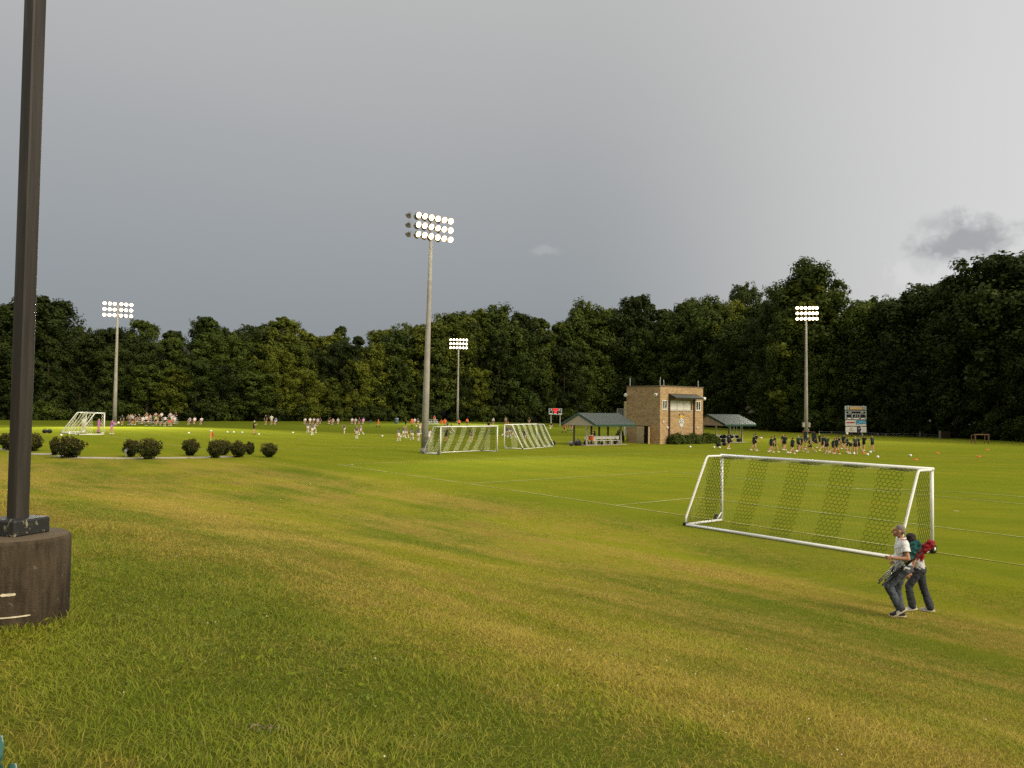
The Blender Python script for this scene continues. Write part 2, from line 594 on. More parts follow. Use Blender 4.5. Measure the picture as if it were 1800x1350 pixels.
# ---------------------------------------------------------------- the ground sheet
def spaced(neg, pos, fine, grow=1.06, start=12):
    out = [0.0]
    s, x = fine, 0.0
    while x < pos:
        x += s; out.append(x)
        if x > start: s *= grow
    s, x = fine, 0.0
    while x > -neg:
        x -= s; out.append(x)
        if x < -start: s *= grow
    return np.array(sorted(out))


gx = spaced(900, 900, .45, 1.035, 30)
gy = spaced(60, 1500, .45, 1.03, 60)
XX, YY = np.meshgrid(gx, gy)
ZZ = terrain(XX, YY)
nx, ny = len(gx), len(gy)
V = np.stack([XX.ravel(), YY.ravel(), ZZ.ravel()], 1)
ii, jj = np.meshgrid(np.arange(nx - 1), np.arange(ny - 1))
a = (jj * nx + ii).ravel()
F = np.stack([a, a + 1, a + 1 + nx, a + nx], 1)
me = np_mesh('ground', V, F); me.materials.append(MATS['turf']); me.polygons.foreach_set('use_smooth', [True] * len(F))
ground = tag(link('ground', me), 'broad grass bank running down to mown playing fields', kind='structure')

# ---------------------------------------------------------------- pitch markings
marks = tag(empty('pitch_markings'), 'thin faded white lines painted on the mown pitches', kind='structure')


def G(u, n, z=0.0):
    p = GOAL + U * u + N * n
    return Vector((p.x, p.y, z))


def stripe(p, q, w=.10, name='painted_line'):
    p, q = Vector(p), Vector(q)
    d = (q - p); L = d.length; d.normalize(); s = Vector((-d.y, d.x, 0)) * w / 2
    n = max(1, int(L / 1.5)); vs, fs = [], []
    for i in range(n + 1):
        c = p + d * L * i / n
        for e in (-1, 1):
            x = c + s * e
            vs.append((x.x, x.y, gz(x.x, x.y) + .014))
        if i: fs.append((2 * i - 2, 2 * i - 1, 2 * i + 1, 2 * i))
    return MB().raw(vs, fs).build(name, 'chalk', marks)


HW = 36.0
stripe(G(-HW, 0), G(HW, 0)); stripe(G(-HW, 0), G(-HW, 108)); stripe(G(HW, 0), G(HW, 108))
stripe(G(-20.16, 0), G(-20.16, 16.5)); stripe(G(20.16, 0), G(20.16, 16.5)); stripe(G(-20.16, 16.5), G(20.16, 16.5))
stripe(G(-9.16, 0), G(-9.16, 5.5)); stripe(G(9.16, 0), G(9.16, 5.5)); stripe(G(-9.16, 5.5), G(9.16, 5.5))
stripe(G(-HW, 54), G(HW, 54))


def arc(c, r, a0, a1, n=40):
    for i in range(n):
        p = [G(c[0] + r * math.sin(a0 + (a1 - a0) * t), c[1] + r * math.cos(a0 + (a1 - a0) * t)) for t in (i / n, (i + 1) / n)]
        yield p


mb = MB()
for c, r, a0, a1, n in (((0, 11), 9.15, R(-53), R(53), 30), ((0, 54), 9.15, 0, 2 * math.pi, 60), ((-HW, 0), 1, 0, R(90), 8)):
    for p, q in arc(c, r, a0, a1, n):
        d = (q - p).normalized(); s = Vector((-d.y, d.x, 0)) * .06
        mb.raw([(x.x, x.y, gz(x.x, x.y) + .016) for x in (p - s, p + s, q + s, q - s)], [(0, 1, 2, 3)])
mb.build('painted_arc', 'chalk', marks)
p = G(0, 11)
MB().lathe([(.12, .012), (.1, .014)], 10, p).build('penalty_spot', 'chalk', marks)
for a_, b_ in (((190, 767), (361, 790)), ((181, 758), (298, 767)), ((485, 789), (700, 786)), ((520, 774), (545, 773)), ((0, 772), (105, 775)),
               ((240, 758), (700, 764))):
    stripe(ground_at(*a_), ground_at(*b_), .11)

# ---------------------------------------------------------------- concrete path with a few steps on the left
mat('concrete', (.34, .30, .25), .9, .15, 1.2, bump=.2)
k = NT(new_mat('footing'))
v = k.obj()
st = k.noise(k.mapping(v, scale=(7, 7, 1.2)), 1.0, 5, .65)
c = k.mix(k.smooth(st, .35, .68), (.030, .022, .015), (.092, .070, .046))
c = k.mix(k.math('MULTIPLY', k.smooth(k.noise(v, 26, 3), .66, .74), .55), c, (.24, .20, .14))
c = k.mix(k.math('MULTIPLY', k.smooth(k.noise(v, 9, 4), .6, .75), .5), c, (.080, .052, .028))
hg = k.math('ADD', k.noise(v, 30, 5), k.noise(v, 120, 3))
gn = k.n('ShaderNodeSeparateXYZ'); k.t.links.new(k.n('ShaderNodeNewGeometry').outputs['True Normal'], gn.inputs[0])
c = k.mix(k.math('MULTIPLY', k.smooth(gn.outputs['Z'], .3, .8), .8), c, (.135, .105, .070))        # top painted paler so it reads as lit by the sky
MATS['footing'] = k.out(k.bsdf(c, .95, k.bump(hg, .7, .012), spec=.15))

path = tag(empty('path'), 'pale concrete path with low steps behind the row of shrubs', kind='structure')
for (x0, x1, y0, y1) in ((-60, 20, 789.5, 790.5), (22, 36, 794, 794.5), (36, 97, 798, 799), (99, 118, 802, 802.6), (122, 205, 804.6, 806), (205, 330, 806, 805), (330, 412, 805, 803)):
    p, q = ground_at(x0, y0), ground_at(x1, y1)
    d = (q - p).normalized(); s = Vector((-d.y, d.x, 0)) * .62
    h = .10
    zt = max(gz(*(p + s).xy), gz(*(q + s).xy), gz(*(p - s).xy), gz(*(q - s).xy)) + .03
    pts = [p - s, q - s, q + s, p + s]
    base = [Vector((w.x, w.y, zt - .22)) for w in pts]
    MB().poly_prism(base, (0, 0, .22)).build('slab', 'concrete', path)

# ---------------------------------------------------------------- grass blades on the bank
POST = Vector((-3.47, 5.45, 0))


BARE = ground_at(470, 1283)


def blades(count, ylo, yhi, hmin, hmax, wide, segs):
    y = np.sqrt(rng.random(count) * (yhi ** 2 - ylo ** 2) + ylo ** 2)
    x = (rng.random(count) * 2 - 1) * (y * .74 + 1.6)
    d = x * N.x + y * N.y
    keep = rng.random(count) < (1 - S(d, 19.5, 23)) * (1 - S(y, 44, 54))
    dens = vnoise(x * 2.1 + 40, y * 2.1 + 11) * .6 + vnoise(x * .6 + 3, y * .6 + 77) * .6
    keep &= rng.random(count) < .35 + dens * .75
    keep &= rng.random(count) < (1 - S(y, yhi * .55, yhi)) * (S(y, ylo * .98, ylo * 1.5) if ylo > 2 else 1)
    keep &= (x - POST.x) ** 2 + (y - POST.y) ** 2 > .335 ** 2
    keep &= ~(((x - BARE.x) / .10) ** 2 + ((y - BARE.y) / .05) ** 2 < 1.0 + .8 * (vnoise(x * 9, y * 9) - .5))     # one bare patch
    x, y = x[keep], y[keep]
    n = len(x)
    z = terrain(x, y)
    dist = y
    lush = vnoise(x * .55 + 20, y * .55 + 5)
    tall = vnoise(x * 1.7 + 5, y * 1.7 + 9)
    h = (hmin + (hmax - hmin) * rng.random(n) ** 1.6) * (.55 + .5 * lush + .6 * tall ** 2)
    near_post = np.exp(-(((x - POST.x) ** 2 + (y - POST.y) ** 2) - .33 ** 2) / .12)
    h *= 1 + 1.1 * np.clip(near_post, 0, 1)
    w = (wide * (.6 + .8 * rng.random(n))) * np.maximum(1, dist / 7.5)
    az = rng.random(n) * 2 * np.pi
    comb = vnoise(x * .8 + 60, y * .8 + 31) * 2 * np.pi * 1.5
    lean = .35 + 1.6 * rng.random(n)
    lx = np.cos(az) * .9 + np.cos(comb) * .30; ly = np.sin(az) * .9 + np.sin(comb) * .30
    wa = rng.random(n) * np.pi * 2
    wx, wy = np.cos(wa) * w / 2, np.sin(wa) * w / 2
    tint = np.clip(rng.random(n) * .95 + .35 * (vnoise(x * 1.1 + 88, y * 1.1) - .25) + .12 * rng.standard_normal(n), 0, 1)
    P = lambda f, sx: np.stack([x + lx * h * lean * f ** 2 * .9 + wx * sx, y + ly * h * lean * f ** 2 * .9 + wy * sx, z - .006 + h * f * (1 - .28 * np.minimum(lean, 1.2) * f)], 1)
    if segs == 1:
        V = np.stack([P(0, 1), P(0, -1), P(1, 0)], 1).reshape(-1, 3)
        F = np.arange(3 * n).reshape(-1, 3)
        return V, F, np.repeat(tint, 3)
    V = np.stack([P(0, .8), P(0, -.8), P(.55, .9), P(.55, -.9), P(1, 0)], 1).reshape(-1, 3)
    b = (np.arange(n) * 5)[:, None]
    F = np.concatenate([b + np.array([0, 1, 3]), b + np.array([0, 3, 2]), b + np.array([2, 3, 4])])
    return V, F, np.repeat(tint, 5)


parts = [blades(820000, 1.0, 11, .016, .066, .0047, 2), blades(760000, 5.0, 24, .020, .056, .0058, 1), blades(560000, 12, 54, .024, .055, .0062, 1)]
off = 0; Vs, Fs, Ts = [], [], []
for v_, f_, t_ in parts:
    Vs.append(v_); Fs.append(f_ + off); Ts.append(t_); off += len(v_)
me = np_mesh('grass', np.concatenate(Vs), np.concatenate(Fs), np.concatenate(Ts))
me.materials.append(MATS['blade'])
tag(link('grass', me), 'short mown lawn grass with straw coloured dry patches', 'grass', kind='stuff')

# broader weeds and clover leaves mixed into the lawn near the lamp post


def leaves_np(centers, normals, size, tint, tri=False, aspect=1.6):
    n = len(centers)
    nrm = normals / np.maximum(np.linalg.norm(normals, axis=1, keepdims=True), 1e-6)
    rnd = rng.standard_normal((n, 3))
    a = np.cross(nrm, rnd); a /= np.maximum(np.linalg.norm(a, axis=1, keepdims=True), 1e-6)
    b = np.cross(nrm, a)
    s = size[:, None]
    if tri:
        V = np.stack([centers - a * s * .5, centers + a * s * .5, centers + b * s * aspect * .6], 1).reshape(-1, 3)
        return V, np.arange(3 * n).reshape(-1, 3), np.repeat(tint, 3)
    fold = nrm * s * .16
    V = np.stack([centers - b * s * aspect * .5, centers + a * s * .42 + fold, centers + b * s * aspect * .5, centers - a * s * .42 + fold], 1).reshape(-1, 3)
    return V, np.arange(4 * n).reshape(-1, 4), np.repeat(tint, 4)


n = 5200
cx_ = rng.random(n) * 6 - 4.6; cy_ = 2.2 + rng.random(n) * 5.5
kp = (vnoise(cx_ * 1.3 + 2, cy_ * 1.3 + 8) > .58) & ((cx_ - POST.x) ** 2 + (cy_ - POST.y) ** 2 > .36 ** 2)
cx_, cy_ = cx_[kp], cy_[kp]
cz_ = terrain(cx_, cy_) + .02 + .045 * rng.random(len(cx_))
nr = np.stack([rng.standard_normal(len(cx_)) * .5, rng.standard_normal(len(cx_)) * .5, np.ones(len(cx_))], 1)
v_, f_, t_ = leaves_np(np.stack([cx_, cy_, cz_], 1), nr, .012 + .018 * rng.random(len(cx_)), rng.random(len(cx_)) * .5)
me = np_mesh('clover', v_, f_, t_); me.materials.append(MATS['blade'])
tag(link('clover', me), 'low clover and broad weeds among the lawn near the lamp post', 'clover', kind='stuff')
n = 130
fx_, fy_ = rng.random(n) * 9 - 4.5, 2.6 + rng.random(n) * 6.5
v_, f_, t_ = leaves_np(np.stack([fx_, fy_, terrain(fx_, fy_) + .055 + .02 * rng.random(n)], 1), np.stack([rng.standard_normal(n) * .6, rng.standard_normal(n) * .6, np.ones(n)], 1), .007 + .008 * rng.random(n), rng.random(n), aspect=1.0)
mat('clover_white', (.62, .60, .48), .8, .1)
me = np_mesh('clover_flowers', v_, f_, t_); me.materials.append(MATS['clover_white'])
tag(link('clover_flowers', me), 'tiny white clover flowers dotted in the lawn', 'flowers', kind='stuff')
n = 90
ang = rng.random(n) * 2 * np.pi; rr = np.sqrt(rng.random(n))
px_, py_ = BARE.x + np.cos(ang) * rr * .12, BARE.y + np.sin(ang) * rr * .055
v_, f_, t_ = leaves_np(np.stack([px_, py_, terrain(px_, py_) + .006], 1), np.stack([rng.standard_normal(n) * .4, rng.standard_normal(n) * .4, np.ones(n)], 1), .006 + .010 * rng.random(n), rng.random(n))
mat('bare_chips', (.17, .13, .075), .9, .6, 30)
me = np_mesh('wood_chips', v_, f_, t_); me.materials.append(MATS['bare_chips'])
tag(link('wood_chips', me), 'small bare patch of pale chips in the lawn', 'bare patch', kind='stuff')

# ---------------------------------------------------------------- the wooded hill behind
gxs = np.linspace(-420, 420, 85); gys = np.linspace(90, 520, 44)
EDGE_PX = [(-420, 742), (-150, 738), (0, 738), (300, 740), (600, 740.5), (900, 742.5), (1080, 745), (1200, 748), (1330, 755), (1400, 760), (1500, 764), (1650, 769), (1800, 776), (1960, 784), (2150, 797)]
EDGE = [ground_at(*q) for q in EDGE_PX]
EDGE_AZ = np.array([math.atan2(p.x, p.y) for p in EDGE]); EDGE_D = np.array([math.hypot(p.x, p.y) for p in EDGE])


def edge_dist(az):
    return np.interp(az, EDGE_AZ, EDGE_D)


def hill(x, y):
    az = np.arctan2(x, y); dd = np.hypot(x, y) - edge_dist(az)
    return terrain(x, y) + np.clip(dd - 6, 0, 200) * .16 - (dd < 4) * 1.5


XX, YY = np.meshgrid(gxs, gys)
ZZ = hill(XX, YY)
V = np.stack([XX.ravel(), YY.ravel(), ZZ.ravel()], 1)
ii, jj = np.meshgrid(np.arange(len(gxs) - 1), np.arange(len(gys) - 1)); a = (jj * len(gxs) + ii).ravel()
F = np.stack([a, a + 1, a + 1 + len(gxs), a + len(gxs)], 1)
mat('forest_floor', (.030, .030, .014), .95, .4, .2)
me = np_mesh('hillside', V, F); me.materials.append(MATS['forest_floor'])
tag(link('hillside', me), 'dark wooded hillside behind the playing fields', kind='structure')


# ---------------------------------------------------------------- trees
def crown_mesh(name, H, Wd, base, seed, kind='broad', leaf=.30, boughs=26, per=15, n_leaf=40):
    """boughs fill the crown's volume, each carries small leaf clumps on its outside"""
    r = np.random.default_rng(seed)
    pts, nrm, tint, cen = [], [], [], []
    big = []
    for i in range(boughs):
        t = (i + r.random()) / boughs
        z = base + (H - base) * (.06 + .86 * t)
        if kind == 'conifer': prof = (1 - t) ** .8 * .95 + .05
        elif kind == 'tall': prof = (math.sin(math.pi * min(1, .14 + t * .82)) ** .6) * (1 - .30 * t)
        else: prof = math.sin(math.pi * min(1, .22 + t * .70)) ** .55
        a = i * 2.4 + r.random() * 1.2
        rad = Wd / 2 * prof * (.25 + .50 * math.sqrt(r.random()))
        br = Wd * .185 * (.70 + .55 * r.random()) * (.55 + .45 * prof)
        big.append((math.cos(a) * rad, math.sin(a) * rad, z, br)); cen.append(big[-1])
    for i in range(7):
        a = r.random() * 2 * math.pi; q = r.random() * Wd * .24
        big.append((math.cos(a) * q, math.sin(a) * q, H - Wd * .10 - q * (.8 if kind != 'conifer' else 2.2), Wd * .10 * (.7 + .6 * r.random())))
    for cx, cy, cz, br in big:
        m = int(per * (br / (Wd * .185)) ** 1.4) + 4
        lobe_t = r.random() * .35
        for j in range(m):
            d = r.standard_normal(3); d /= np.linalg.norm(d); d[2] = d[2] * .85 + .15
            c = np.array([cx, cy, cz]) + d * br * (.62 + .36 * r.random()) * np.array([1, 1, .92])
            lr = br * (.26 + .24 * r.random())
            n = int(n_leaf * (.6 + .8 * r.random()))
            e = r.standard_normal((n, 3)); e /= np.linalg.norm(e, axis=1, keepdims=True)
            pts.append(c + e * (lr * (.35 + .75 * r.random(n)))[:, None])
            q = e * .8 + d * .6 + r.standard_normal((n, 3)) * .5; q[:, 2] += .25
            nrm.append(q)
            tint.append(np.clip(lobe_t + r.random() * .30 + .40 * r.random(n), 0, 1))
    pts, nrm, tint = np.concatenate(pts), np.concatenate(nrm), np.concatenate(tint)
    size = leaf * (.55 + .8 * r.random(len(pts)))
    global rng
    keep, rng = rng, r
    v, f, t = leaves_np(pts, nrm, size, tint, aspect=1.35)
    rng = keep
    return np_mesh(name, v, f, t), cen


def trunk_mesh(name, H, Wd, base, cen, seed, lean=.3):
    r = random.Random(seed); mb = MB()
    tr = H * .017
    path_ = [(math.sin(i * 1.3 + seed) * lean * i * .12, math.cos(i * .9 + seed) * lean * i * .12, H * .92 * i / 7) for i in range(8)]
    mb.tube(path_, [tr * 1.35] + [tr * (1 - i / 8.2) for i in range(1, 8)], 7)
    for i in range(13):
        c = cen[(i * 7) % len(cen)]
        zb = max(base * .6, c[2] - math.hypot(c[0], c[1]) * .75 - 1)
        kk = min(6.99, max(0.0, zb / (H * .92) * 7)); i0 = int(kk); f = kk - i0
        a, b = Vector(path_[i0]), Vector(path_[min(7, i0 + 1)])
        s = a.lerp(b, f); e = Vector(c[:3]); m = s.lerp(e, .5) + Vector((0, 0, -.4))
        mb.tube([s, m, e], [tr * .42, tr * .26, tr * .08], 5)
    me = mb.mesh(name, True); me.materials.append(MATS['bark'])
    return me


VARIANTS = []
for i, (H, Wd, base, kind) in enumerate(((20, 12, 1.2, 'broad'), (20, 10, 1.0, 'broad'), (20, 9, 1.6, 'tall'), (20, 13, 2.5, 'broad'), (20, 8.5, .8, 'tall'), (20, 11, 3.5, 'broad'), (20, 8, .8, 'conifer'), (20, 12, .6, 'broad'))):
    cm, cen = crown_mesh('crown', H, Wd, base, 100 + i, kind)
    VARIANTS.append((cm, trunk_mesh('trunk', H, Wd, base, cen, 30 + i), H))
mat('dummy', (.5, .5, .5))


def tree(x, y, z, H, var, leafm, label, group=None, wide=1.0, name='broadleaf_tree'):
    cm, tm, H0 = VARIANTS[var]
    s = H / H0
    t = empty(name, (x, y, z), random.random() * 6.28)
    t.scale = (s * wide, s * wide, s)
    c = link('crown', cm, t)
    if not cm.materials: cm.materials.append(MATS['leaf_mid'])
    c.material_slots[0].link = 'OBJECT'; c.material_slots[0].material = MATS[leafm]
    link('trunk', tm, t)
    return tag(t, label, 'tree', group)


SKY = [(-420, 505), (-200, 510), (-60, 520), (0, 524), (30, 515), (90, 515), (112, 545), (130, 572), (165, 570), (190, 556), (215, 562), (250, 560), (285, 570), (330, 574), (362, 556), (400, 574), (440, 568), (470, 558), (500, 556), (520, 572), (560, 582),
       (600, 586), (650, 573), (700, 565), (745, 565), (775, 548), (830, 536), (880, 533), (905, 546), (940, 552), (962, 545), (1000, 550), (1030, 528), (1060, 535), (1085, 545), (1120, 514), (1160, 522), (1200, 515), (1250, 518),
       (1275, 527), (1310, 522), (1345, 515), (1375, 495), (1405, 485), (1440, 490), (1475, 500), (1495, 523), (1560, 526), (1600, 515), (1640, 493), (1700, 490), (1720, 462), (1760, 452), (1800, 450), (1900, 440), (2150, 425)]
sx, sy = np.array([q[0] for q in SKY], float), np.array([q[1] for q in SKY], float)


def px_of(x, y, z):
    v = Vector((x, y, z)) - CAM
    w = v.dot(fwd)
    return 900 + FPX * v.dot(right) / w, 675 - FPX * v.dot(up) / w


def top_at(x, y):
    """height of the woods' skyline over a spot"""
    px, _ = px_of(x, y, 15)
    return height_at(px, float(np.interp(px, sx, sy)), y)


LAB = ['dark leafy tree in the unbroken front edge of the woods', 'tree in the middle ranks of the dense woods', 'tree at the back of the woods forming the skyline']
GRP = ['trees along the front edge of the woods', 'trees inside the woods', 'skyline trees of the woods']
rt = random.Random(11)
for row, (back, step) in enumerate(((1.5, 5.6), (7.5, 6.4), (14.5, 6.6))):
    acc = 0.0
    az = EDGE_AZ[1] - .02
    while az < EDGE_AZ[-1]:
        D = float(edge_dist(az)) + back + rt.uniform(-2, 2.4)
        x, y = math.sin(az) * D, math.cos(az) * D
        z = float(hill(x, y)) if row else gz(x, y)
        z = max(z, gz(x, y) - .1)
        T = top_at(x, y) - z
        f = (rt.uniform(.45, .80), rt.uniform(.78, .93), rt.uniform(.92, 1.02))[row]
        H = max(7.5, T * f)
        px, _ = px_of(x, y, 10)
        warm = math.exp(-((px - 560) / 260) ** 2) + .55 * math.exp(-((px - 1400) / 130) ** 2)
        q = rt.random()
        lm = 'leaf_warm' if q < warm * .62 else ('leaf_deep' if (px > 1500 or px < 200 or q > .72) else 'leaf_mid')
        tree(x, y, z, H, rt.choice((0, 1, 2, 3, 4, 5, 7)), lm, LAB[row], GRP[row], rt.uniform(.85, 1.25) * min(1.5, max(1.0, 17 / H)))
        az += step * rt.uniform(.8, 1.2) / D
# trees that stand out on the skyline
for px, py, extra, var, lm, lab, wd, nm in (
        (62, 512, 6, 1, 'leaf_deep', 'tall dark rounded tree behind the square lamp post at the far left', 1.25, 'broadleaf_tree'),
        (362, 554, 9, 2, 'leaf_mid', 'pointed tree rising right of the left floodlight mast', 1.0, 'broadleaf_tree'),
        (491, 554, 8, 4, 'leaf_warm', 'yellowish tall tree standing proud above the field referee in black', 1.2, 'broadleaf_tree'),
        (598, 569, 40, 6, 'leaf_deep', 'small dark cone shaped tree top poking over the dip in the skyline', 1.1, 'conifer_tree'),
        (1030, 526, 10, 0, 'leaf_mid', 'high domed tree behind the small red scoreboard', .9, 'broadleaf_tree'),
        (1120, 511, 10, 1, 'leaf_deep', 'high dark tree just left above the brick building', .8, 'broadleaf_tree'),
        (1308, 496, 45, 3, 'leaf_deep', 'domed dark tree crown on the far hilltop between two nearer trees', .62, 'broadleaf_tree'),
        (1432, 460, 8, 5, 'leaf_mid', 'tallest open crowned tree above the right floodlight mast', .95, 'broadleaf_tree'),
        (1405, 486, 5, 4, 'leaf_warm', 'slim tree shouldering the tallest tree above the right mast', 1.2, 'broadleaf_tree'),
        (1562, 524, 8, 1, 'leaf_deep', 'dark tree filling the low skyline just right of the right mast', 1.25, 'broadleaf_tree'),
        (1604, 514, 6, 7, 'leaf_deep', 'round dark tree in the skyline dip above the scoreboard', 1.1, 'broadleaf_tree'),
        (1530, 522, 10, 3, 'leaf_mid', 'tree shoulder sloping down right of the tallest tree', 1.0, 'broadleaf_tree'),
        (1648, 492, 9, 3, 'leaf_deep', 'dark tree stepping up the skyline left of the tall right edge trees', 1.1, 'broadleaf_tree'),
        (1695, 488, 5, 0, 'leaf_deep', 'broad dark tree under the grey cloud at right', 1.0, 'broadleaf_tree'),
        (1795, 446, 10, 5, 'leaf_deep', 'dark tree cut by the right picture edge', 1.1, 'broadleaf_tree'),
        (1752, 448, 6, 7, 'leaf_deep', 'very dark spreading tree at the right edge of the picture', 1.25, 'broadleaf_tree')):
    az = math.atan2((px - 900) / FPX, 1.0)
    D = float(edge_dist(az)) + extra
    x, y = math.sin(az) * D, math.cos(az) * D
    z = max(gz(x, y), float(hill(x, y)))
    tree(x, y, z, height_at(px, py, y) - z + .3, var, lm, lab, None, wd, nm)

# undergrowth along the foot of the woods
cm, cen = crown_mesh('understorey', 4.2, 6.5, .1, 500, 'broad', .26, 14, 12, 30)
cm.materials.append(MATS['leaf_mid'])
az = EDGE_AZ[1]
while az < EDGE_AZ[-1]:
    D = float(edge_dist(az)) + rt.uniform(-1.2, 1.0)
    x, y = math.sin(az) * D, math.cos(az) * D
    o = link('woodland_shrub', cm, None, (x, y, gz(x, y) - .1), rt.random() * 6.28)
    s = rt.uniform(.55, 1.25); o.scale = (s * 1.1, s * 1.1, s)
    o.material_slots[0].link = 'OBJECT'; o.material_slots[0].material = MATS[rt.choice(('leaf_mid', 'leaf_deep', 'leaf_deep'))]
    tag(o, 'low leafy thicket at the foot of the woods', 'shrub', 'undergrowth along the woods')
    az += rt.uniform(3.2, 5.0) / D


# ---------------------------------------------------------------- clipped shrubs by the path
def bush(px, base_py, top_py, w_px, label, seed):
    p = ground_at(px, base_py)
    D = p.y
    H = (base_py - top_py) * D / FPX; Wd = w_px * D / FPX
    b = tag(empty('clipped_shrub', p, seed), label, 'shrub', 'clipped shrubs along the path')
    r = np.random.default_rng(seed)
    n = 2600
    d = r.standard_normal((n, 3)); d /= np.linalg.norm(d, axis=1, keepdims=True)
    rr = (.55 + .50 * r.random(n) ** .6) * (1 + .17 * np.sin(d[:, 0] * 5 + seed) * np.cos(d[:, 1] * 4 + d[:, 2] * 3 + seed) + .10 * np.sin(d[:, 2] * 9 + d[:, 0] * 7 + seed))
    taper = np.where(d[:, 2] < 0, 1 + d[:, 2] * .38, 1 + .10 * d[:, 2])
    P = np.stack([d[:, 0] * rr * Wd / 2 * taper, d[:, 1] * rr * Wd / 2 * taper, H * .50 + d[:, 2] * rr * H * .52], 1)
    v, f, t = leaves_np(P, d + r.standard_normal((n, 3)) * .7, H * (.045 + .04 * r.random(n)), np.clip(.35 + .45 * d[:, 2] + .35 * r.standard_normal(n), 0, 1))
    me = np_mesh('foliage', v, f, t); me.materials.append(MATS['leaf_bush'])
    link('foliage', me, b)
    mb = MB()
    for i in range(6):
        a = i * 1.05 + seed
        mb.tube([(0.03 * math.cos(a), .03 * math.sin(a), 0), (.1 * math.cos(a) * Wd, .1 * math.sin(a) * Wd, H * .3), (.3 * math.cos(a) * Wd, .3 * math.sin(a) * Wd, H * .6)], [.035 * H, .025 * H, .01 * H], 6)
    mb.build('stem', 'bark', b)
    return b


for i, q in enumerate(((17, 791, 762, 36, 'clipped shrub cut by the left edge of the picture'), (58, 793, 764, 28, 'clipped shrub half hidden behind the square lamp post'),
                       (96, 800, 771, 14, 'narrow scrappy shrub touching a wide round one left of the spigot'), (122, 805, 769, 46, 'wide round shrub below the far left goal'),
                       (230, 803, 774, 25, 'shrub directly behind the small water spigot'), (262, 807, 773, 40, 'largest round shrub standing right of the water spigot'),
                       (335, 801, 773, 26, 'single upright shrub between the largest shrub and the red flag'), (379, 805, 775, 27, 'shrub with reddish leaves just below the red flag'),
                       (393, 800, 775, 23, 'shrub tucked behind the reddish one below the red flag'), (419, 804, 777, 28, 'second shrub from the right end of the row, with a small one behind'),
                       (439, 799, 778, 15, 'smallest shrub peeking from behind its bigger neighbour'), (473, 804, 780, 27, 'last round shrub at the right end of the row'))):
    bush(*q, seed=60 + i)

# ---------------------------------------------------------------- square lamp post on a concrete footing, close by on the left
k = NT(new_mat('bronze_paint'))
v = k.obj()
c = k.mix(k.smooth(k.noise(k.mapping(v, scale=(14, 14, .7)), 1.0, 5, .6), .38, .68), (.026, .022, .018), (.052, .044, .038))
c = k.mix(k.math('MULTIPLY', k.smooth(k.noise(k.mapping(v, scale=(30, 30, 2.2)), 1.0, 4), .60, .75), .35), c, (.10, .085, .075))
MATS['bronze_paint'] = k.out(k.bsdf(c, .5, k.bump(k.noise(v, 60, 3), .08, .004), spec=.35))
k = NT(new_mat('peeling_paint'))
v = k.obj()
f = k.math('ADD', k.math('MULTIPLY', k.noise(v, 14, 5, .7), .6), k.math('MULTIPLY', k.noise(v, 55, 4, .7), .4))
c = k.mix(k.smooth(f, .55, .585), (.021, .022, .021), (.26, .25, .17))
MATS['peeling_paint'] = k.out(k.bsdf(c, .5, k.bump(f, .4, .006), spec=.4))

pz = gz(POST.x, POST.y)
post = tag(empty('lamp_post', (POST.x, POST.y, pz - .05)), 'square dark bronze lamp post on a stained round concrete footing in the foreground', 'lamp post')
FH = 3.13 - pz + .05
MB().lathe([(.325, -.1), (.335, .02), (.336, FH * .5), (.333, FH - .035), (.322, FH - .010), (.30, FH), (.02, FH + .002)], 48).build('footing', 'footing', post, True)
rz_ = R(-17)
MB().bbox((0.0, 0, FH + .055), (.285, .285, .115), .012, rz_).build('base_cover', 'peeling_paint', post)
MB().bbox((0, 0, FH + .1 + 3.9), (.104, .104, 7.9), .010, rz_).build('pole', 'bronze_paint', post)
MB().bbox((.35, -.2, FH + 7.9), (.75, .36, .2), .03, rz_).build('lamp_head', 'bronze_paint', post)
MB().box((.02, -.005, FH + 7.86), (.5, .06, .06), rz_).build('lamp_arm', 'bronze_paint', post)
mat('pale_scrape', (.62, .55, .40), .9, .2, 20)
for a0, a1, zf, th in ((-86, -76, 2.775, .016), (-72, -57, 2.775, .020), (-80, -42, 2.625, .010)):
    mb = MB(); vs, fs = [], []
    nseg = 10
    for i in range(nseg + 1):
        a = R(a0 + (a1 - a0) * i / nseg); w = th * (.75 + .25 * math.sin(i * 2.3) ** 2) * (.35 if i in (0, nseg) else 1)
        for rr, dz in ((.3365, -w / 2), (.3405, -w / 2), (.3405, w / 2), (.3365, w / 2)):
            vs.append((math.cos(a) * rr, math.sin(a) * rr, zf - (pz - .05) + dz))
        if i:
            b = 4 * i
            for q in range(4): fs.append((b - 4 + q, b - 4 + (q + 1) % 4, b + (q + 1) % 4, b + q))
    mb.raw(vs, fs).build('scrape_mark', 'pale_scrape', post)

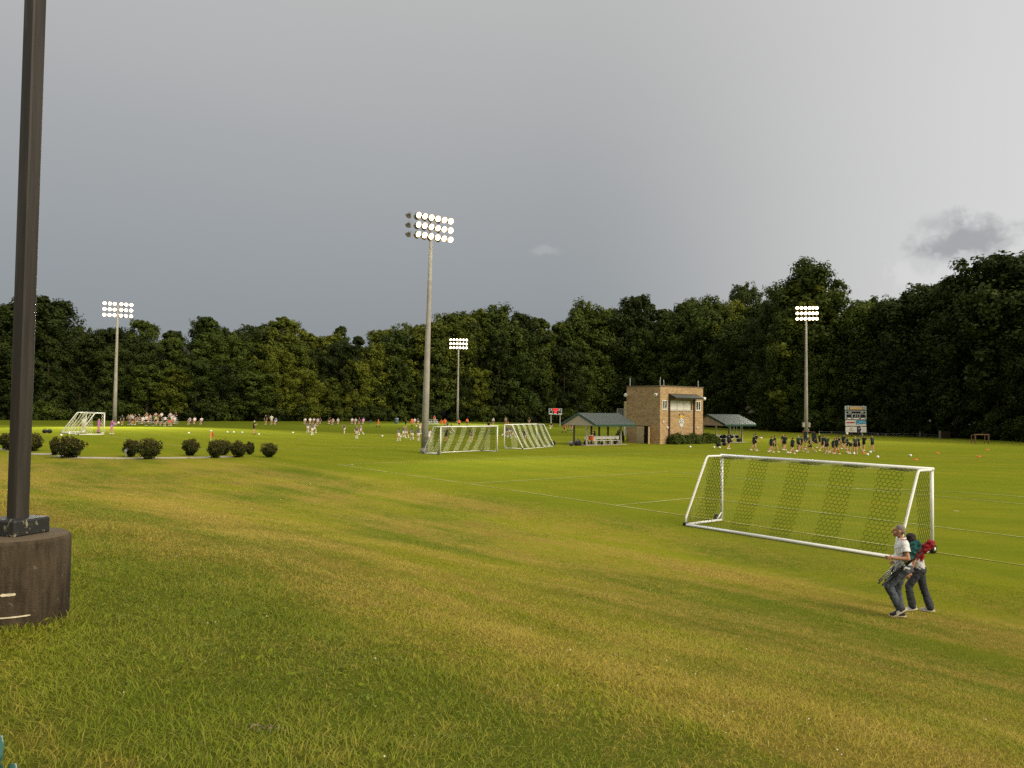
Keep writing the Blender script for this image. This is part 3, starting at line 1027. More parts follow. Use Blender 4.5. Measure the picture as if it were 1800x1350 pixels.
# ---------------------------------------------------------------- green coated chain link fence just outside the lower left corner
mat('green_vinyl', (.030, .115, .085), .42, .15, 12, spec=.5)
fz = 3.785
f0, fd = Vector((-.335, .53, 0)), Vector((-.66, .75, 0)).normalized()
fence = tag(empty('chain_link_fence'), 'green vinyl coated chain link fence top at the lower left corner', 'fence')
pitch_ = .06
mb = MB(); tips = MB()
for i in range(34):
    s0 = i * pitch_
    pts = []
    zt = fz - .03
    nst = 20
    for kk in range(nst + 1):
        e = (kk % 2) * pitch_
        p = f0 + fd * (s0 + e)
        pts.append(Vector((p.x + N.x * .004 * (-1) ** kk, p.y + N.y * .004 * (-1) ** kk, zt - kk * pitch_)))
    mb.tube(pts, .0026, 6)
    a = f0 + fd * s0
    for sgn in (-1, 1):
        q = []
        for j in range(9):
            t = j / 8
            q.append(Vector((a.x + fd.x * sgn * .006 * math.sin(t * 7) + fd.x * sgn * .012 * t, a.y + fd.y * sgn * .006 * math.sin(t * 7) + fd.y * sgn * .012 * t + .005 * math.cos(t * 7) * sgn, zt + t * .042)))
        tips.tube(q, .0026, 6)
mb.build('wire_mesh', 'green_vinyl', fence, True)
tips.build('twisted_tips', 'green_vinyl', fence, True)
for s in (.35, 1.95):
    p = f0 + fd * s - N * .03
    zb = gz(p.x, p.y)
    MB().tube([(p.x, p.y, zb - .3), (p.x, p.y, fz - .05)], .024, 10).build('post', 'green_vinyl', fence, True)
p, q = f0 + fd * .30 - N * .026, f0 + fd * 2.0 - N * .026
MB().tube([(p.x, p.y, fz - .06), (q.x, q.y, fz - .06)], .02, 10).build('top_rail', 'green_vinyl', fence, True)


# ---------------------------------------------------------------- goals
def hexnet(surf, w, h, cell, band, rads, mats_, parent, keep=None):
    """hexagonal twine over a surface (s, t) -> point; band(s, t) picks the twine"""
    a = cell / math.sqrt(3)
    mbs = [MB() for _ in rads]
    ny = int(h / (1.5 * a)) + 2; nx = int(w / cell) + 2
    def node(i, j, k):
        x = cell * (i + .5 * (j % 2)); y = 1.5 * a * j
        return (x, y + (a * .5 if k else 0))
    for j in range(ny):
        for i in range(-1, nx):
            x, y = cell * (i + .5 * (j % 2)), 1.5 * a * j
            A, B = (x, y), (x, y + a)                                      # upright strand
            C = (x + cell / 2, y - a / 2)
            for p, q in ((A, B), (A, C), (A, (x - cell / 2, y - a / 2))):
                if min(p[0], q[0]) < -.001 or max(p[0], q[0]) > w + .001 or min(p[1], q[1]) < -.001 or max(p[1], q[1]) > h + .001: continue
                if keep and not (keep(*p) and keep(*q)): continue
                b = band((p[0] + q[0]) / 2, (p[1] + q[1]) / 2)
                if b is None: continue
                mbs[b].tube([surf(*p), surf(*q)], rads[b], 4, False)
    for m_, mm in zip(mbs, mats_):
        if m_.v: m_.build('net', mm, parent)['kind'] = 'stuff'


def goal(name, origin, along, back, label, H=2.44, Wd=7.45, top_d=.9, bot_d=2.1, frame='white_paint', rb=.055, rs=.038, cell=.14,
         bands=None, net=('net_pale', 'net_dark'), nr=(.003, .006), wheels=True, backbar=.055, knee=True):
    """origin = middle of the goal mouth on the ground; along = crossbar direction; back = away from the pitch"""
    o = Vector(origin); al = Vector(along).normalized(); bk = Vector(back).normalized()
    g = tag(empty(name, o), label, 'soccer goal')
    P = lambda s, d, z: al * s + bk * d + Vector((0, 0, z + (gz(*(o + al * s + bk * d).xy) - o.z) * (1 - z / H)))
    w = Wd / 2
    MB().tube([P(-w - rb, 0, H), P(w + rb, 0, H)], rb, 14).build('crossbar', frame, g, True)
    for s in (-w, w):
        MB().tube([P(s, 0, rs), P(s, 0, H - rb * .6)], rb * .92, 14).build('post', frame, g, True)
        pts = [P(s, .03, H - .02), P(s, top_d - .08, H - .01), P(s, top_d, H - .07)]
        pts += [P(s, bot_d - .06, .32), P(s, bot_d - .01, .1)] if knee else [P(s, bot_d, .06)]
        MB().tube(pts, rs, 10).build('side_brace', frame, g, True)
        MB().tube([P(s, .03, rb), P(s, bot_d - .03, rb)], rs * 1.15, 10).build('ground_bar', frame, g, True)
        MB().tube([P(s, .02, .34), P(s, .30, rb + .02)], rs * .7, 8).build('corner_strut', frame, g, True)
        MB().box(P(s, bot_d, .07), (.12, .12, .1), axes=(al, bk, (0, 0, 1))).build('corner_bracket', 'black_rubber', g)
        if wheels:
            c = P(s, .16, .13) + al * (.11 if s > 0 else -.11)
            wh = MB().lathe([(.05, -.04), (.125, -.038), (.135, -.02), (.135, .02), (.125, .038), (.05, .04)], 18, c, al).build('wheel', 'black_rubber', g, True)
            MB().lathe([(.055, -.045), (.055, .045)], 12, c, al).build('hub', 'white_plain', wh, True)
    MB().tube([P(-w - .02, bot_d, backbar), P(w + .02, bot_d, backbar)], backbar, 12).build('back_bar', frame, g, True)
    slope = math.hypot(bot_d - top_d, H - .15)
    tot = top_d + slope

    def back_surf(s, t):
        if t < top_d: d, z = t, H - .03 - .04 * math.sin(math.pi * t / top_d)
        else:
            f = (t - top_d) / slope
            d, z = top_d + (bot_d - top_d) * f - .12 * math.sin(math.pi * f), H - .05 - (H - .15) * f
        return P(s - w, d + .02 * math.sin(s * 3.1), z + .015 * math.sin(s * 4 + t))
    hexnet(back_surf, Wd, tot, cell, bands, nr, net, g)
    for s in (-w, w):
        def side_surf(a_, b_, s=s): return P(s + .05 * math.sin(b_ * 1.8) * math.sin(a_ * 1.5) * (1 if s > 0 else -1), a_, b_)
        def inside(a_, b_): return a_ <= (bot_d if b_ < .2 else top_d + (bot_d - top_d) * (H - b_) / (H - .1)) - .03 and b_ > .08
        hexnet(side_surf, bot_d, H - .05, cell, lambda a_, b_: bands(a_ * .9 + (.25 if s < 0 else .15), b_), nr, net, g, inside)
    return g


def dark_bands(s, t):
    f = (s - .30) / 1.50
    return 1 if (f % 1.0) < .52 else 0


goal('soccer_goal', G(0, 0), U, -N, 'large white portable goal with black hexagon net nearest to the camera', bands=dark_bands)


def wide_bands(s, t):
    return 0 if ((s + .3) / 1.30) % 1.0 < .5 else 1


# two striped goals stored beside the far touchline
pA, pA2 = ground_at(775, 799.5), ground_at(878, 794.5)
al = Vector((.65, .76, 0)).normalized()
goal('soccer_goal', pA + al * 3.66, al, Vector((-al.y, al.x, 0)), 'white goal with striped net standing right beside the tall middle mast', bands=wide_bands,
     net=('net_white', 'net_green'), nr=(.014, .013), cell=.17, wheels=True, rb=.06, backbar=.04)
pB = ground_at(887, 788.5)
al = Vector((.47, .88, 0)).normalized()
goal('soccer_goal', pB + al * 3.66, al, Vector((al.y, -al.x, 0)), 'white goal with striped net spilling right, next to the green roofed shelter', bands=wide_bands,
     net=('net_white', 'net_green'), nr=(.014, .013), cell=.17, wheels=False, rb=.06, backbar=.03)
pL = ground_at(182.5, 764.5)
al = Vector((-.68, .73, 0)).normalized()
goal('soccer_goal', pL + al * 3.66, al, Vector((-al.y, al.x, 0)), 'white goal at the far left seen from its side with two goalkeepers', bands=lambda s, t: 0 if (s / 1.3) % 1 < .42 else None,
     net=('net_white', 'net_white'), nr=(.016, .012), cell=.2, wheels=False, top_d=1.0, bot_d=2.6, rb=.06, rs=.05, backbar=.05, knee=False)
# low rusty goal at the far right
pS, pS2 = ground_at(1713, 780), ground_at(1739, 780.5)
mat('rusty_brown', (.14, .075, .045), .8, .3, 6)
g = tag(empty('practice_goal', (pS + pS2) / 2), 'low brown metal practice goal near the right end of the woods', 'soccer goal')
w = (pS2 - pS).length / 2; H = 16 * pS.y / FPX
for s in (-w, w):
    MB().tube([(s, 0, 0), (s, 0, H)], .09, 8).build('post', 'rusty_brown', g)
    MB().tube([(s, .9, 0), (s, .9, H * .95)], .06, 8).build('rear_post', 'rusty_brown', g)
    MB().tube([(s, 0, H * .97), (s, .9, H * .93)], .05, 8).build('side_bar', 'rusty_brown', g)
MB().tube([(-w - .09, 0, H), (w + .09, 0, H)], .09, 8).build('crossbar', 'rusty_brown', g)

# ---------------------------------------------------------------- floodlight masts
mat('mast_concrete', (.33, .31, .28), .85, .12, 1.5)
mat('lamp_metal', (.20, .19, .17), .5, .2, 3, metallic=.4)
emis('lamp_glow', (1.0, .92, .75), 3.2)
emis('lamp_reflector_glow', (1.0, .62, .26), .62)
lamp_me = MB().lathe([(.10, -.42), (.13, -.40), (.14, -.22), (.20, -.12), (.285, .0), (.285, .02), (.26, .02)], 16, (0, 0, 0), (0, -1, 0)).mesh('lamp', True)
lamp_me.materials.append(MATS['lamp_metal'])
lens_me = MB().lathe([(.225, .026), (.20, .055), (.11, .078), (.01, .084)], 16, (0, 0, 0), (0, -1, 0)).mesh('lens', True)
lens_me.materials.append(MATS['lamp_glow'])
refl_me = MB().lathe([(.284, .022), (.275, .030), (.215, .024)], 16, (0, 0, 0), (0, -1, 0)).mesh('reflector', True)
refl_me.materials.append(MATS['lamp_reflector_glow'])


def mast(base, H, aim, rows, colx, gap, label, backward=(), boxes=False, power=0, rb=.33, lean=0.0, tilt=24):
    m = tag(empty('floodlight_mast', base), label, 'floodlight mast')
    MB().tube([(0, 0, -.1), (lean * .3, 0, H * .3), (lean * .65, 0, H * .65), (lean, 0, H)], [rb, rb * .83, rb * .62, rb * .42], 20).build('pole', 'mast_concrete', m, True)
    MB().lathe([(rb * 1.22, -.05), (rb * 1.2, .35), (rb * .98, .42)], 20).build('foot_collar', 'mast_concrete', m, True)
    aim = Vector(aim).normalized(); al = Vector((-aim.y, aim.x, 0))            # aim turned: left of aim
    ang = math.atan2(aim.x, -aim.y)
    ca = aim.cross(Vector((0, 0, 1)))
    for r in range(rows):
        z = H - .1 - r * gap
        c = Vector((lean, 0, z))
        L = (colx[-1] - colx[0]) / 2 + .25; mid = (colx[-1] + colx[0]) / 2
        MB().box(c + ca * mid, (2 * L, .14, .12), axes=(ca, aim, (0, 0, 1))).build('crossarm', 'lamp_metal', m)
        for i, s in enumerate(colx):
            jit = random.uniform(-.05, .05)
            lp = link('lamp', lamp_me, m, c + ca * s + aim * .38 + Vector((0, 0, .02)))
            lp.rotation_euler = (R(tilt + random.uniform(-6, 6)), 0, ang + R((s - mid) * 5) + jit)
            link('lens', lens_me, lp); link('reflector', refl_me, lp)
        for s in backward:
            lp = link('lamp', lamp_me, m, c + ca * s - aim * .42)
            lp.rotation_euler = (R(tilt + 6), 0, ang + math.pi + random.uniform(-.2, .2))
            link('lens', lens_me, lp); link('reflector', refl_me, lp)
    if boxes:
        for s in (-1, 1): MB().bbox((s * (rb + .12), -.05, 2.1), (.36, .4, .75), .02).build('control_box', 'mast_concrete', m)
    MB().box((rb * .7, -rb * .72, 1.2), (.3, .2, .5)).build('junction_box', 'lamp_metal', m)
    if power:
        l = bpy.data.lights.new('lamp_beam', 'SPOT')
        l.energy, l.color, l.spot_size, l.spot_blend, l.shadow_soft_size = power, (1, .95, .82), R(100), .6, 1.2
        o = bpy.data.objects.new('lamp_beam', l); col.objects.link(o); o.parent = m
        o.location = Vector((lean, 0, H - gap)) + aim * 1.2
        o.rotation_euler = (-(aim * 1.0 + Vector((0, 0, -.55)))).to_track_quat('Z', 'Y').to_euler()
    return m


six = (-1.95, -1.2, -.5, .45, 1.15, 1.9)
b = ground_at(746, 796)
mast(b, height_at(757, 383, b.y) - b.z, U, 3, (-1.85, -1.15, -.45, .25, .95, 1.6), .86, 'tall concrete mast in the middle carrying the largest lit floodlight bank', (2.2, 1.35, .6, -.1, -.9), power=5000, lean=.3)
b = ground_at(201, 748)
mast(b, height_at(206, 534, b.y) - b.z, (.45, -.9, 0), 3, six, .92, 'concrete mast with lit floodlights standing in front of the woods on the left', (-.9,), power=22000)
b = ground_at(804, 743.5)
mast(b, height_at(806.5, 597, b.y) - b.z, (.1, -1, 0), 3, (-1.9, -1.15, -.4, .4, 1.15, 1.9), .95, 'most distant mast with lit floodlights right of the tall middle one', power=22000, rb=.3)
b = ground_at(1417, 769)
mast(b, height_at(1418.5, 541, b.y) - b.z, (-.15, -1, 0), 3, (-1.6, -1.0, -.45, .2, .85, 1.5), .90, 'concrete mast with lit floodlights before the dark trees on the right', (.5,), boxes=True, power=6000)

# ---------------------------------------------------------------- brick building
k = NT(new_mat('brick'))
v = k.n('ShaderNodeTexCoord').outputs['UV']
br = k.n('ShaderNodeTexBrick')
k.t.links.new(v, br.inputs[0])
br.offset = .5
br.inputs['Scale'].default_value = 1.0
br.inputs['Brick Width'].default_value = .42; br.inputs['Row Height'].default_value = .21
br.inputs['Mortar Size'].default_value = .010; br.inputs['Mortar Smooth'].default_value = .2
br.inputs['Bias'].default_value = -.1
k.put(br.inputs['Color1'], (.47, .325, .175)); k.put(br.inputs['Color2'], (.33, .215, .112)); k.put(br.inputs['Mortar'], (.25, .19, .12))
wn = k.noise(k.mapping(v, scale=(.35, 1.4, 1)), 1.0, 5, .65)
c = k.mix(k.math('MULTIPLY', k.smooth(wn, .45, .7), .6), br.outputs['Color'], (.50, .37, .205))
c = k.mix(k.math('MULTIPLY', k.smooth(k.noise(v, 3.2, 3), .58, .72), .35), c, (.19, .12, .065))
hb = k.math('SUBTRACT', k.noise(v, 22, 3), br.outputs['Fac'])
MATS['brick'] = k.out(k.bsdf(c, .9, k.bump(hb, .6, .02), spec=.15))
mat('tan_door', (.46, .36, .21), .6, .08)
mat('dark_metal', (.035, .032, .028), .5, .2)
mat('brown_steel', (.070, .038, .026), .6, .2)
mat('shutter', (.72, .70, .64), .6, .05)
mat('dark_inside', (.012, .009, .008), .9, .1)
mat('coping', (.16, .12, .085), .8, .15)
k = NT(new_mat('window_glass')); MATS['window_glass'] = k.out(k.bsdf((.01, .012, .014), .08, spec=.5))


def uvbox(mb_name, verts, faces, uvs, material, parent):
    me = bpy.data.meshes.new(mb_name); me.from_pydata(verts, [], faces)
    l = me.uv_layers.new(name='UVMap')
    for poly, uv in zip(me.polygons, uvs):
        for li, u_ in zip(poly.loop_indices, uv): l.data[li].uv = u_
    me.materials.append(MATS[material])
    return link(mb_name, me, parent)


BC = ground_at(1160, 781)                      # near corner
BL, BD = 8.3, 5.6                              # along N (front face), along -U (side face)
BH = height_at(1160, 679, BC.y) - BC.z
bld = tag(empty('brick_building', BC), 'two storey tan brick building with a shuttered upper window and a crest', 'building')
Pb = lambda n_, u_, z: N * n_ - U * u_ + Vector((0, 0, z))
# front wall with openings (n across, z up): cells
ops = [(.42, 1.32, 4.25, 5.42, 'window'), (1.80, 6.05, 4.18, 5.48, 'shutter'), (6.85, 7.85, 4.18, 5.42, 'window')]


def wall_with_openings(f, W_, H_, ops, depth_vec, name):
    xs = sorted({0.0, W_, *[o[0] for o in ops], *[o[1] for o in ops]}); zs = sorted({-.3, H_, *[o[2] for o in ops], *[o[3] for o in ops]})
    vs, fs, uv = [], [], []
    for i in range(len(xs) - 1):
        for j in range(len(zs) - 1):
            cx, cz = (xs[i] + xs[i + 1]) / 2, (zs[j] + zs[j + 1]) / 2
            if any(o[0] < cx < o[1] and o[2] < cz < o[3] for o in ops): continue
            q = [(xs[i], zs[j]), (xs[i + 1], zs[j]), (xs[i + 1], zs[j + 1]), (xs[i], zs[j + 1])]
            b_ = len(vs); vs += [f(*p) for p in q]; fs.append((b_, b_ + 1, b_ + 2, b_ + 3)); uv.append(q)
    for o in ops:                                                             # reveals
        for (a_, b2) in (((o[0], o[2]), (o[1], o[2])), ((o[1], o[2]), (o[1], o[3])), ((o[1], o[3]), (o[0], o[3])), ((o[0], o[3]), (o[0], o[2]))):
            p, q = f(*a_), f(*b2); b_ = len(vs)
            vs += [p, q, q + depth_vec, p + depth_vec]; fs.append((b_, b_ + 1, b_ + 2, b_ + 3)); uv.append([a_, b2, b2, a_])
    return uvbox(name, vs, fs, uv, 'brick', bld)


wall_with_openings(lambda x, z: Pb(x, 0, z), BL, BH, ops, -U * .25, 'front_wall')
dops = [(1.55, 3.95, -.3, 2.2, 'door')]
wall_with_openings(lambda x, z: Pb(0, x, z), BD, BH, dops, N * .25, 'side_wall')
wall_with_openings(lambda x, z: Pb(x, BD, z), BL, BH, [], Vector((0, 0, 0)), 'rear_wall')
wall_with_openings(lambda x, z: Pb(BL, x, z), BD, BH, [], Vector((0, 0, 0)), 'end_wall')
MB().poly_prism([Pb(-.06, -.06, BH), Pb(BL + .06, -.06, BH), Pb(BL + .06, BD + .06, BH), Pb(-.06, BD + .06, BH)], (0, 0, .12)).build('roof_coping', 'coping', bld)
fa = (N, -U, (0, 0, 1))
for o in ops:
    cx, cz, w_, h_ = (o[0] + o[1]) / 2, (o[2] + o[3]) / 2, o[1] - o[0], o[3] - o[2]
    if o[4] == 'window':
        wn_ = MB().box(Pb(cx, .12, cz), (w_, .03, h_), axes=fa).build('window', 'window_glass', bld)
        fr = MB()
        for x0, z0, ww, hh in ((o[0] + .05, cz, .10, h_), (o[1] - .05, cz, .10, h_), (cx, o[2] + .06, w_ - .2, .12), (cx, o[3] - .05, w_ - .2, .10), (cx, cz, .09, h_ - .22)):
            fr.box(Pb(x0, .04, z0), (ww, .12, hh), axes=fa)
        fr.build('frame', 'white_plain', wn_)
    else:
        for i in range(3):
            a_ = o[0] + .1 + i * (w_ - .2) / 3
            MB().box(Pb(a_ + (w_ - .2) / 6, .10, cz), ((w_ - .2) / 3 - .07, .04, h_ - .14), axes=fa).build('shutter_panel', 'shutter', bld)
        MB().box(Pb(cx, .17, cz), (w_, .05, h_), axes=fa).build('shutter_frame', 'coping', bld)
        MB().box(Pb(cx, -.03, o[2] - .04), (w_ + .2, .16, .07), axes=fa).build('sill', 'white_plain', bld)
# awning over the shutters and its two brown posts
aw = MB().poly_prism([Pb(1.60, -.05, 6.2), Pb(1.60, -1.15, 5.72), Pb(1.60, -1.15, 5.60), Pb(1.60, -.05, 5.62)], N * 5.3).build('awning', 'dark_metal', bld)
MB().poly_prism([Pb(1.52, -.02, 6.26), Pb(1.52, -1.2, 5.78), Pb(1.52, -1.2, 5.73), Pb(1.52, -.02, 6.21)], N * 5.46).build('awning_cover', mat('awning_green', (.055, .065, .055), .5), aw)
for n_ in (1.62, 6.42):
    MB().box(Pb(n_, -.11, 2.75), (.16, .14, 5.7), axes=fa).build('support_post', 'brown_steel', bld)
# double door on the side, one leaf ajar
sa = (-U, N, (0, 0, 1))
MB().box(Pb(.2, 2.75, 1.0), (2.4, .04, 2.3), axes=sa).build('doorway', 'dark_inside', bld)
d1 = MB().box(Pb(.06, 3.29, 1.06), (1.30, .05, 2.14), axes=sa).build('door', 'tan_door', bld)
MB().box(Pb(.01, 2.75, 1.05), (.06, .08, .12), axes=sa).build('handle', 'alu', d1)
dirv = (U * .5 - N * .87).normalized()
hinge = Pb(.02, 1.6, 1.06)
d2 = MB().box(hinge + dirv * .55, (1.1, .05, 2.12), axes=(dirv, dirv.cross(Vector((0, 0, 1))), (0, 0, 1))).build('door', 'tan_door', bld)
MB().box(hinge + dirv * 1.0 + Vector((0, 0, 0)), (.08, .14, .1), axes=(dirv, dirv.cross(Vector((0, 0, 1))), (0, 0, 1))).build('handle', 'alu', d2)
# corner floodlamps, rooftop poles, wall boxes
for n_, u_, z, ax in ((-.22, .35, BH - .95, -N), (-.22, BD - .05, BH - .95, -N - U * -.8), (BL + .15, .1, BH - 1.25, N)):
    q = MB().lathe([(.07, -.02), (.12, .1), (.22, .22), (.24, .34), (.20, .36)], 14, Pb(n_, u_, z), Vector(ax) + Vector((0, 0, -.5))).build('wall_lamp', 'white_plain', bld, True)
    MB().tube([Pb(n_, u_, z), Pb(max(0.02, min(BL - .02, n_)), u_, z + .12)], .03, 6).build('bracket', 'alu', q)
for n_, u_, h_ in ((.2, BD - .4, 1.15), (.15, .15, 1.15), (3.2, 2.2, .95), (BL - .6, .3, .95)):
    MB().tube([Pb(n_, u_, BH), Pb(n_, u_, BH + h_)], .045, 6).build('roof_pole', 'galvanised', bld)
for n_, z, s in ((1.35, 2.05, .26), (7.15, 2.0, .24), (.55, 2.75, .2)):
    MB().box(Pb(n_, -.05, z), (s, .1, s * .8), axes=fa).build('utility_box', 'white_plain', bld)
# landing with railing on the left rear corner
ld = MB().box(Pb(.4, BD + .75, 3.05), (1.4, 1.3, .12), axes=sa).build('landing', 'galvanised', bld)
rl = MB()
for i in range(9): rl.tube([Pb(-.25, BD + .1 + i * .165, 3.1), Pb(-.25, BD + .1 + i * .165, 4.25)], .02, 5)
rl.box(Pb(-.25, BD + .75, 4.28), (1.45, .05, .06), axes=sa)
for n_ in (-.25, 1.0):
    for u_ in (BD + 1.4,): rl.tube([Pb(n_, u_, 0), Pb(n_, u_, 4.28)], .045, 6)
rl.build('railing', 'galvanised', ld)
MB().box(Pb(.3, BD + .16, 4.2), (.3, .9, 2.1), axes=sa).build('upper_door', 'tan_door', bld)
MB().box(Pb(.1, BD + .35, 1.6), (.18, .2, 1.5), axes=sa).build('downpipe', 'white_plain', bld)

# crest on the front wall
mat('crest_gold', (.62, .38, .06), .5, .1); mat('crest_black', (.02, .02, .022), .5, .1); mat('crest_silver', (.60, .62, .63), .5, .08); mat('crest_navy', (.05, .06, .08), .5, .1)
cr = tag(empty('crest_sign', BC + Pb(4.0, -.02, 2.72)), 'shield shaped club crest with gold crown fixed on the brick wall', 'sign')


def flat(pts, y0, th, name, m, par=cr):
    return MB().poly_prism([N * x + U * y0 + Vector((0, 0, z)) for x, z in pts], U * th).build(name, m, par)


shield = []
for i in range(40):
    a = 2 * math.pi * i / 40
    x, z = math.sin(a), -math.cos(a)
    rr = 1 + .10 * math.cos(a * 8)
    shield.append((x * .58 * rr * (1 if z > -.2 else (1 - .35 * (-z - .2))), .02 + z * (.80 if z > 0 else 1.05) * rr * .86))
cr.scale = (.74, .74, .74)
flat(shield, 0, .04, 'shield', 'crest_silver')
flat([(math.sin(2 * math.pi * i / 20) * .36, .12 + math.cos(2 * math.pi * i / 20) * .38) for i in range(20)], .045, .02, 'roundel', 'crest_navy')
flat([(math.sin(2 * math.pi * i / 20) * .30, .12 + math.cos(2 * math.pi * i / 20) * .31) for i in range(20)], .070, .02, 'ball', 'white_plain')
for cx, cz in ((0, .12), (-.2, .26), (.2, .26), (-.16, -.06), (.16, -.06)):
    flat([(cx + math.sin(2 * math.pi * i / 5) * .085, cz + math.cos(2 * math.pi * i / 5) * .085) for i in range(5)], .095, .01, 'ball_patch', 'crest_black')
flat([(-.52, .72), (.52, .72), (.56, 1.22), (.30, 1.30), (0, 1.34), (-.30, 1.30), (-.56, 1.22)], .003, .05, 'crown', 'crest_gold')
top = [(-.66 + 1.32 * i / 12, 1.30 + .22 * math.sin(math.pi * i / 12)) for i in range(13)]; bot = [(.62 - 1.24 * i / 12, 1.08 + .2 * math.sin(math.pi * i / 12)) for i in range(13)]
flat(bot[::1] + top, .06, .03, 'banner', 'crest_black')
flat([(-.4 + .8 * i / 10, 1.275 + .15 * math.sin(math.pi * (.15 + .7 * i / 10))) for i in range(11)][::-1] + [(-.4 + .8 * i / 10, 1.215 + .15 * math.sin(math.pi * (.15 + .7 * i / 10))) for i in range(11)], .092, .012, 'banner_lettering', 'white_plain')


# ---------------------------------------------------------------- hedges by the building
def hedge(a, b, H, Wd, label, seed, n=5200):
    a, b = Vector(a), Vector(b); d = (b - a); L = d.length; d.normalize(); s = Vector((-d.y, d.x, 0))
    h = tag(empty('hedge', a), label, 'hedge')
    r = np.random.default_rng(seed)
    t = r.random(n) * L; ang = r.random(n) * np.pi * 1.0
    lump = 1 + .16 * np.sin(t * 2.1 + seed) + .12 * np.sin(t * 4.7)
    rad = (.75 + .27 * r.random(n)) * lump
    ex = np.minimum(1, np.minimum(t, L - t) / .5 + .35)
    lat = np.cos(ang) * rad * Wd / 2 * ex; z = np.sin(ang) ** .6 * rad * H * ex * (.3 + .7 * r.random(n) ** .35)
    P = np.stack([d.x * t + s.x * lat, d.y * t + s.y * lat, z], 1)
    nn = np.stack([s.x * np.cos(ang), s.y * np.cos(ang), np.sin(ang)], 1) + r.standard_normal((n, 3)) * .7
    v, f, tt = leaves_np(P, nn, .10 + .10 * r.random(n), np.clip(r.random(n), 0, .75))
    me = np_mesh('foliage', v, f, tt); me.materials.append(MATS['leaf_mid'])
    link('foliage', me, h)
    mb = MB()
    for i in range(int(L / .5)): mb.tube([d * (i * .5 + .3), d * (i * .5 + .3) + Vector((.05 * math.sin(i), .05, H * .7))], [.04, .015], 5)
    mb.build('stems', 'bark', h)


hedge(BC + Pb(.9, -.75, 0), BC + Pb(10.4, -.9, 0), 1.25, 1.5, 'long dark hedge along the front of the brick building', 5)
hedge(BC + Pb(-.9, BD - .2, 0), BC + Pb(-1.0, BD + 1.0, 0), 1.45, 1.2, 'short hedge between the brick building and the left shelter', 8, 1600)

# ---------------------------------------------------------------- team shelters
k = NT(new_mat('roof_green'))
v = k.obj()
MATS['roof_green'] = k.out(k.bsdf(k.mix(k.noise(v, 1.5, 3), (.075, .095, .085), (.12, .14, .125)), .45, spec=.4))
mat('fascia_green', (.020, .060, .042), .5, .15)
mat('gable_tan', (.42, .36, .28), .8, .08)
mat('post_tan', (.36, .31, .24), .8, .15)
mat('post_dark', (.10, .07, .05), .8, .2)
mat('soffit', (.20, .18, .15), .8, .1)


def shelter(corner, L, Wd, eave, rise, label, posts):
    """corner = ground point below the near roof corner (gable end towards -N, eave towards +U)"""
    c = Vector(corner)
    sh = tag(empty('team_shelter', c), label, 'shelter')
    Q = lambda n_, u_, z: N * n_ - U * u_ + Vector((0, 0, z))
    for side in (0, 1):
        e = 0.0 if side == 0 else Wd
        a_, b_, c_, d_ = Q(0, e, eave), Q(L, e, eave), Q(L, Wd / 2, eave + rise), Q(0, Wd / 2, eave + rise)
        rf = MB().poly_prism([a_, b_, c_, d_], (0, 0, .06)).build('roof_slope', 'roof_green', sh)
        slope = (d_ - a_)
        if side == 0:
            rib0 = MB().poly_prism([Vector((0, 0, 0)), N * .05, N * .05 + slope, slope], (0, 0, .06)).mesh('seam'); rib0.materials.append(MATS['roof_green'])
            cnt = int(L / .42)
            for i in range(cnt + 1): link('seam', rib0, rf, a_ + N * ((L - .05) * i / cnt) + Vector((0, 0, .062)))
        MB().poly_prism([a_, b_, b_ - Vector((0, 0, .22)), a_ - Vector((0, 0, .22))], (-U if side else U) * .04).build('fascia', 'fascia_green', sh)
    for n_, sg in ((0, -1), (L, 1)):
        for e in (0, Wd):
            p, q = Q(n_ + sg * .03, e, eave + .08), Q(n_ + sg * .03, Wd / 2, eave + rise + .08)
            MB().poly_prism([p, q, q - Vector((0, 0, .26)), p - Vector((0, 0, .26))], N * (.05 * sg)).build('rake_board', 'fascia_green', sh)
    for n_ in (.03, L - .09):
        MB().poly_prism([Q(n_, .1, eave - .16), Q(n_, Wd - .1, eave - .16), Q(n_, Wd / 2, eave + rise - .08)], N * .05).build('gable', 'gable_tan', sh)
    MB().poly_prism([Q(.15, .06, eave - .2), Q(L - .15, .06, eave - .2), Q(L - .15, Wd - .06, eave - .2), Q(.15, Wd - .06, eave - .2)], (0, 0, .05)).build('ceiling', 'soffit', sh)
    for n_, u_, m_ in posts:
        MB().box(Q(n_, u_, (eave - .2) / 2 - .1), (.17, .17, eave - .2 + .2), axes=(N, -U, (0, 0, 1))).build('post', m_, sh)
    MB().poly_prism([Q(-.3, 1.1, -.14), Q(L - .3, 1.1, -.14), Q(L - .3, 4.3, -.14), Q(-.3, 4.3, -.14)], (0, 0, .19)).build('floor_slab', 'concrete', sh)
    return sh, Q


S1 = Vector((9.46, 87.0, gz(9.46, 87.0))); S2 = Vector((27.5, 99.0, gz(27.5, 99.0)))
sh1, Q1 = shelter(S1, 6.7, 5.7, 2.44, 1.22, 'open team shelter with green ribbed metal roof left of the brick building',
                  [(.1, 1.5, 'post_tan'), (.1, 3.6, 'post_dark'), (2.9, 3.6, 'post_dark'), (5.7, 1.5, 'post_tan'), (5.7, 3.6, 'post_dark'), (4.2, 3.6, 'post_dark')])
sh2, Q2 = shelter(S2, 6.7, 5.7, 2.44, 1.22, 'open team shelter with green roof right of the brick building',
                  [(.1, 1.5, 'post_tan'), (.1, 3.6, 'post_tan'), (5.7, 1.5, 'post_tan'), (5.7, 3.6, 'post_tan'), (2.9, 3.6, 'post_tan')])


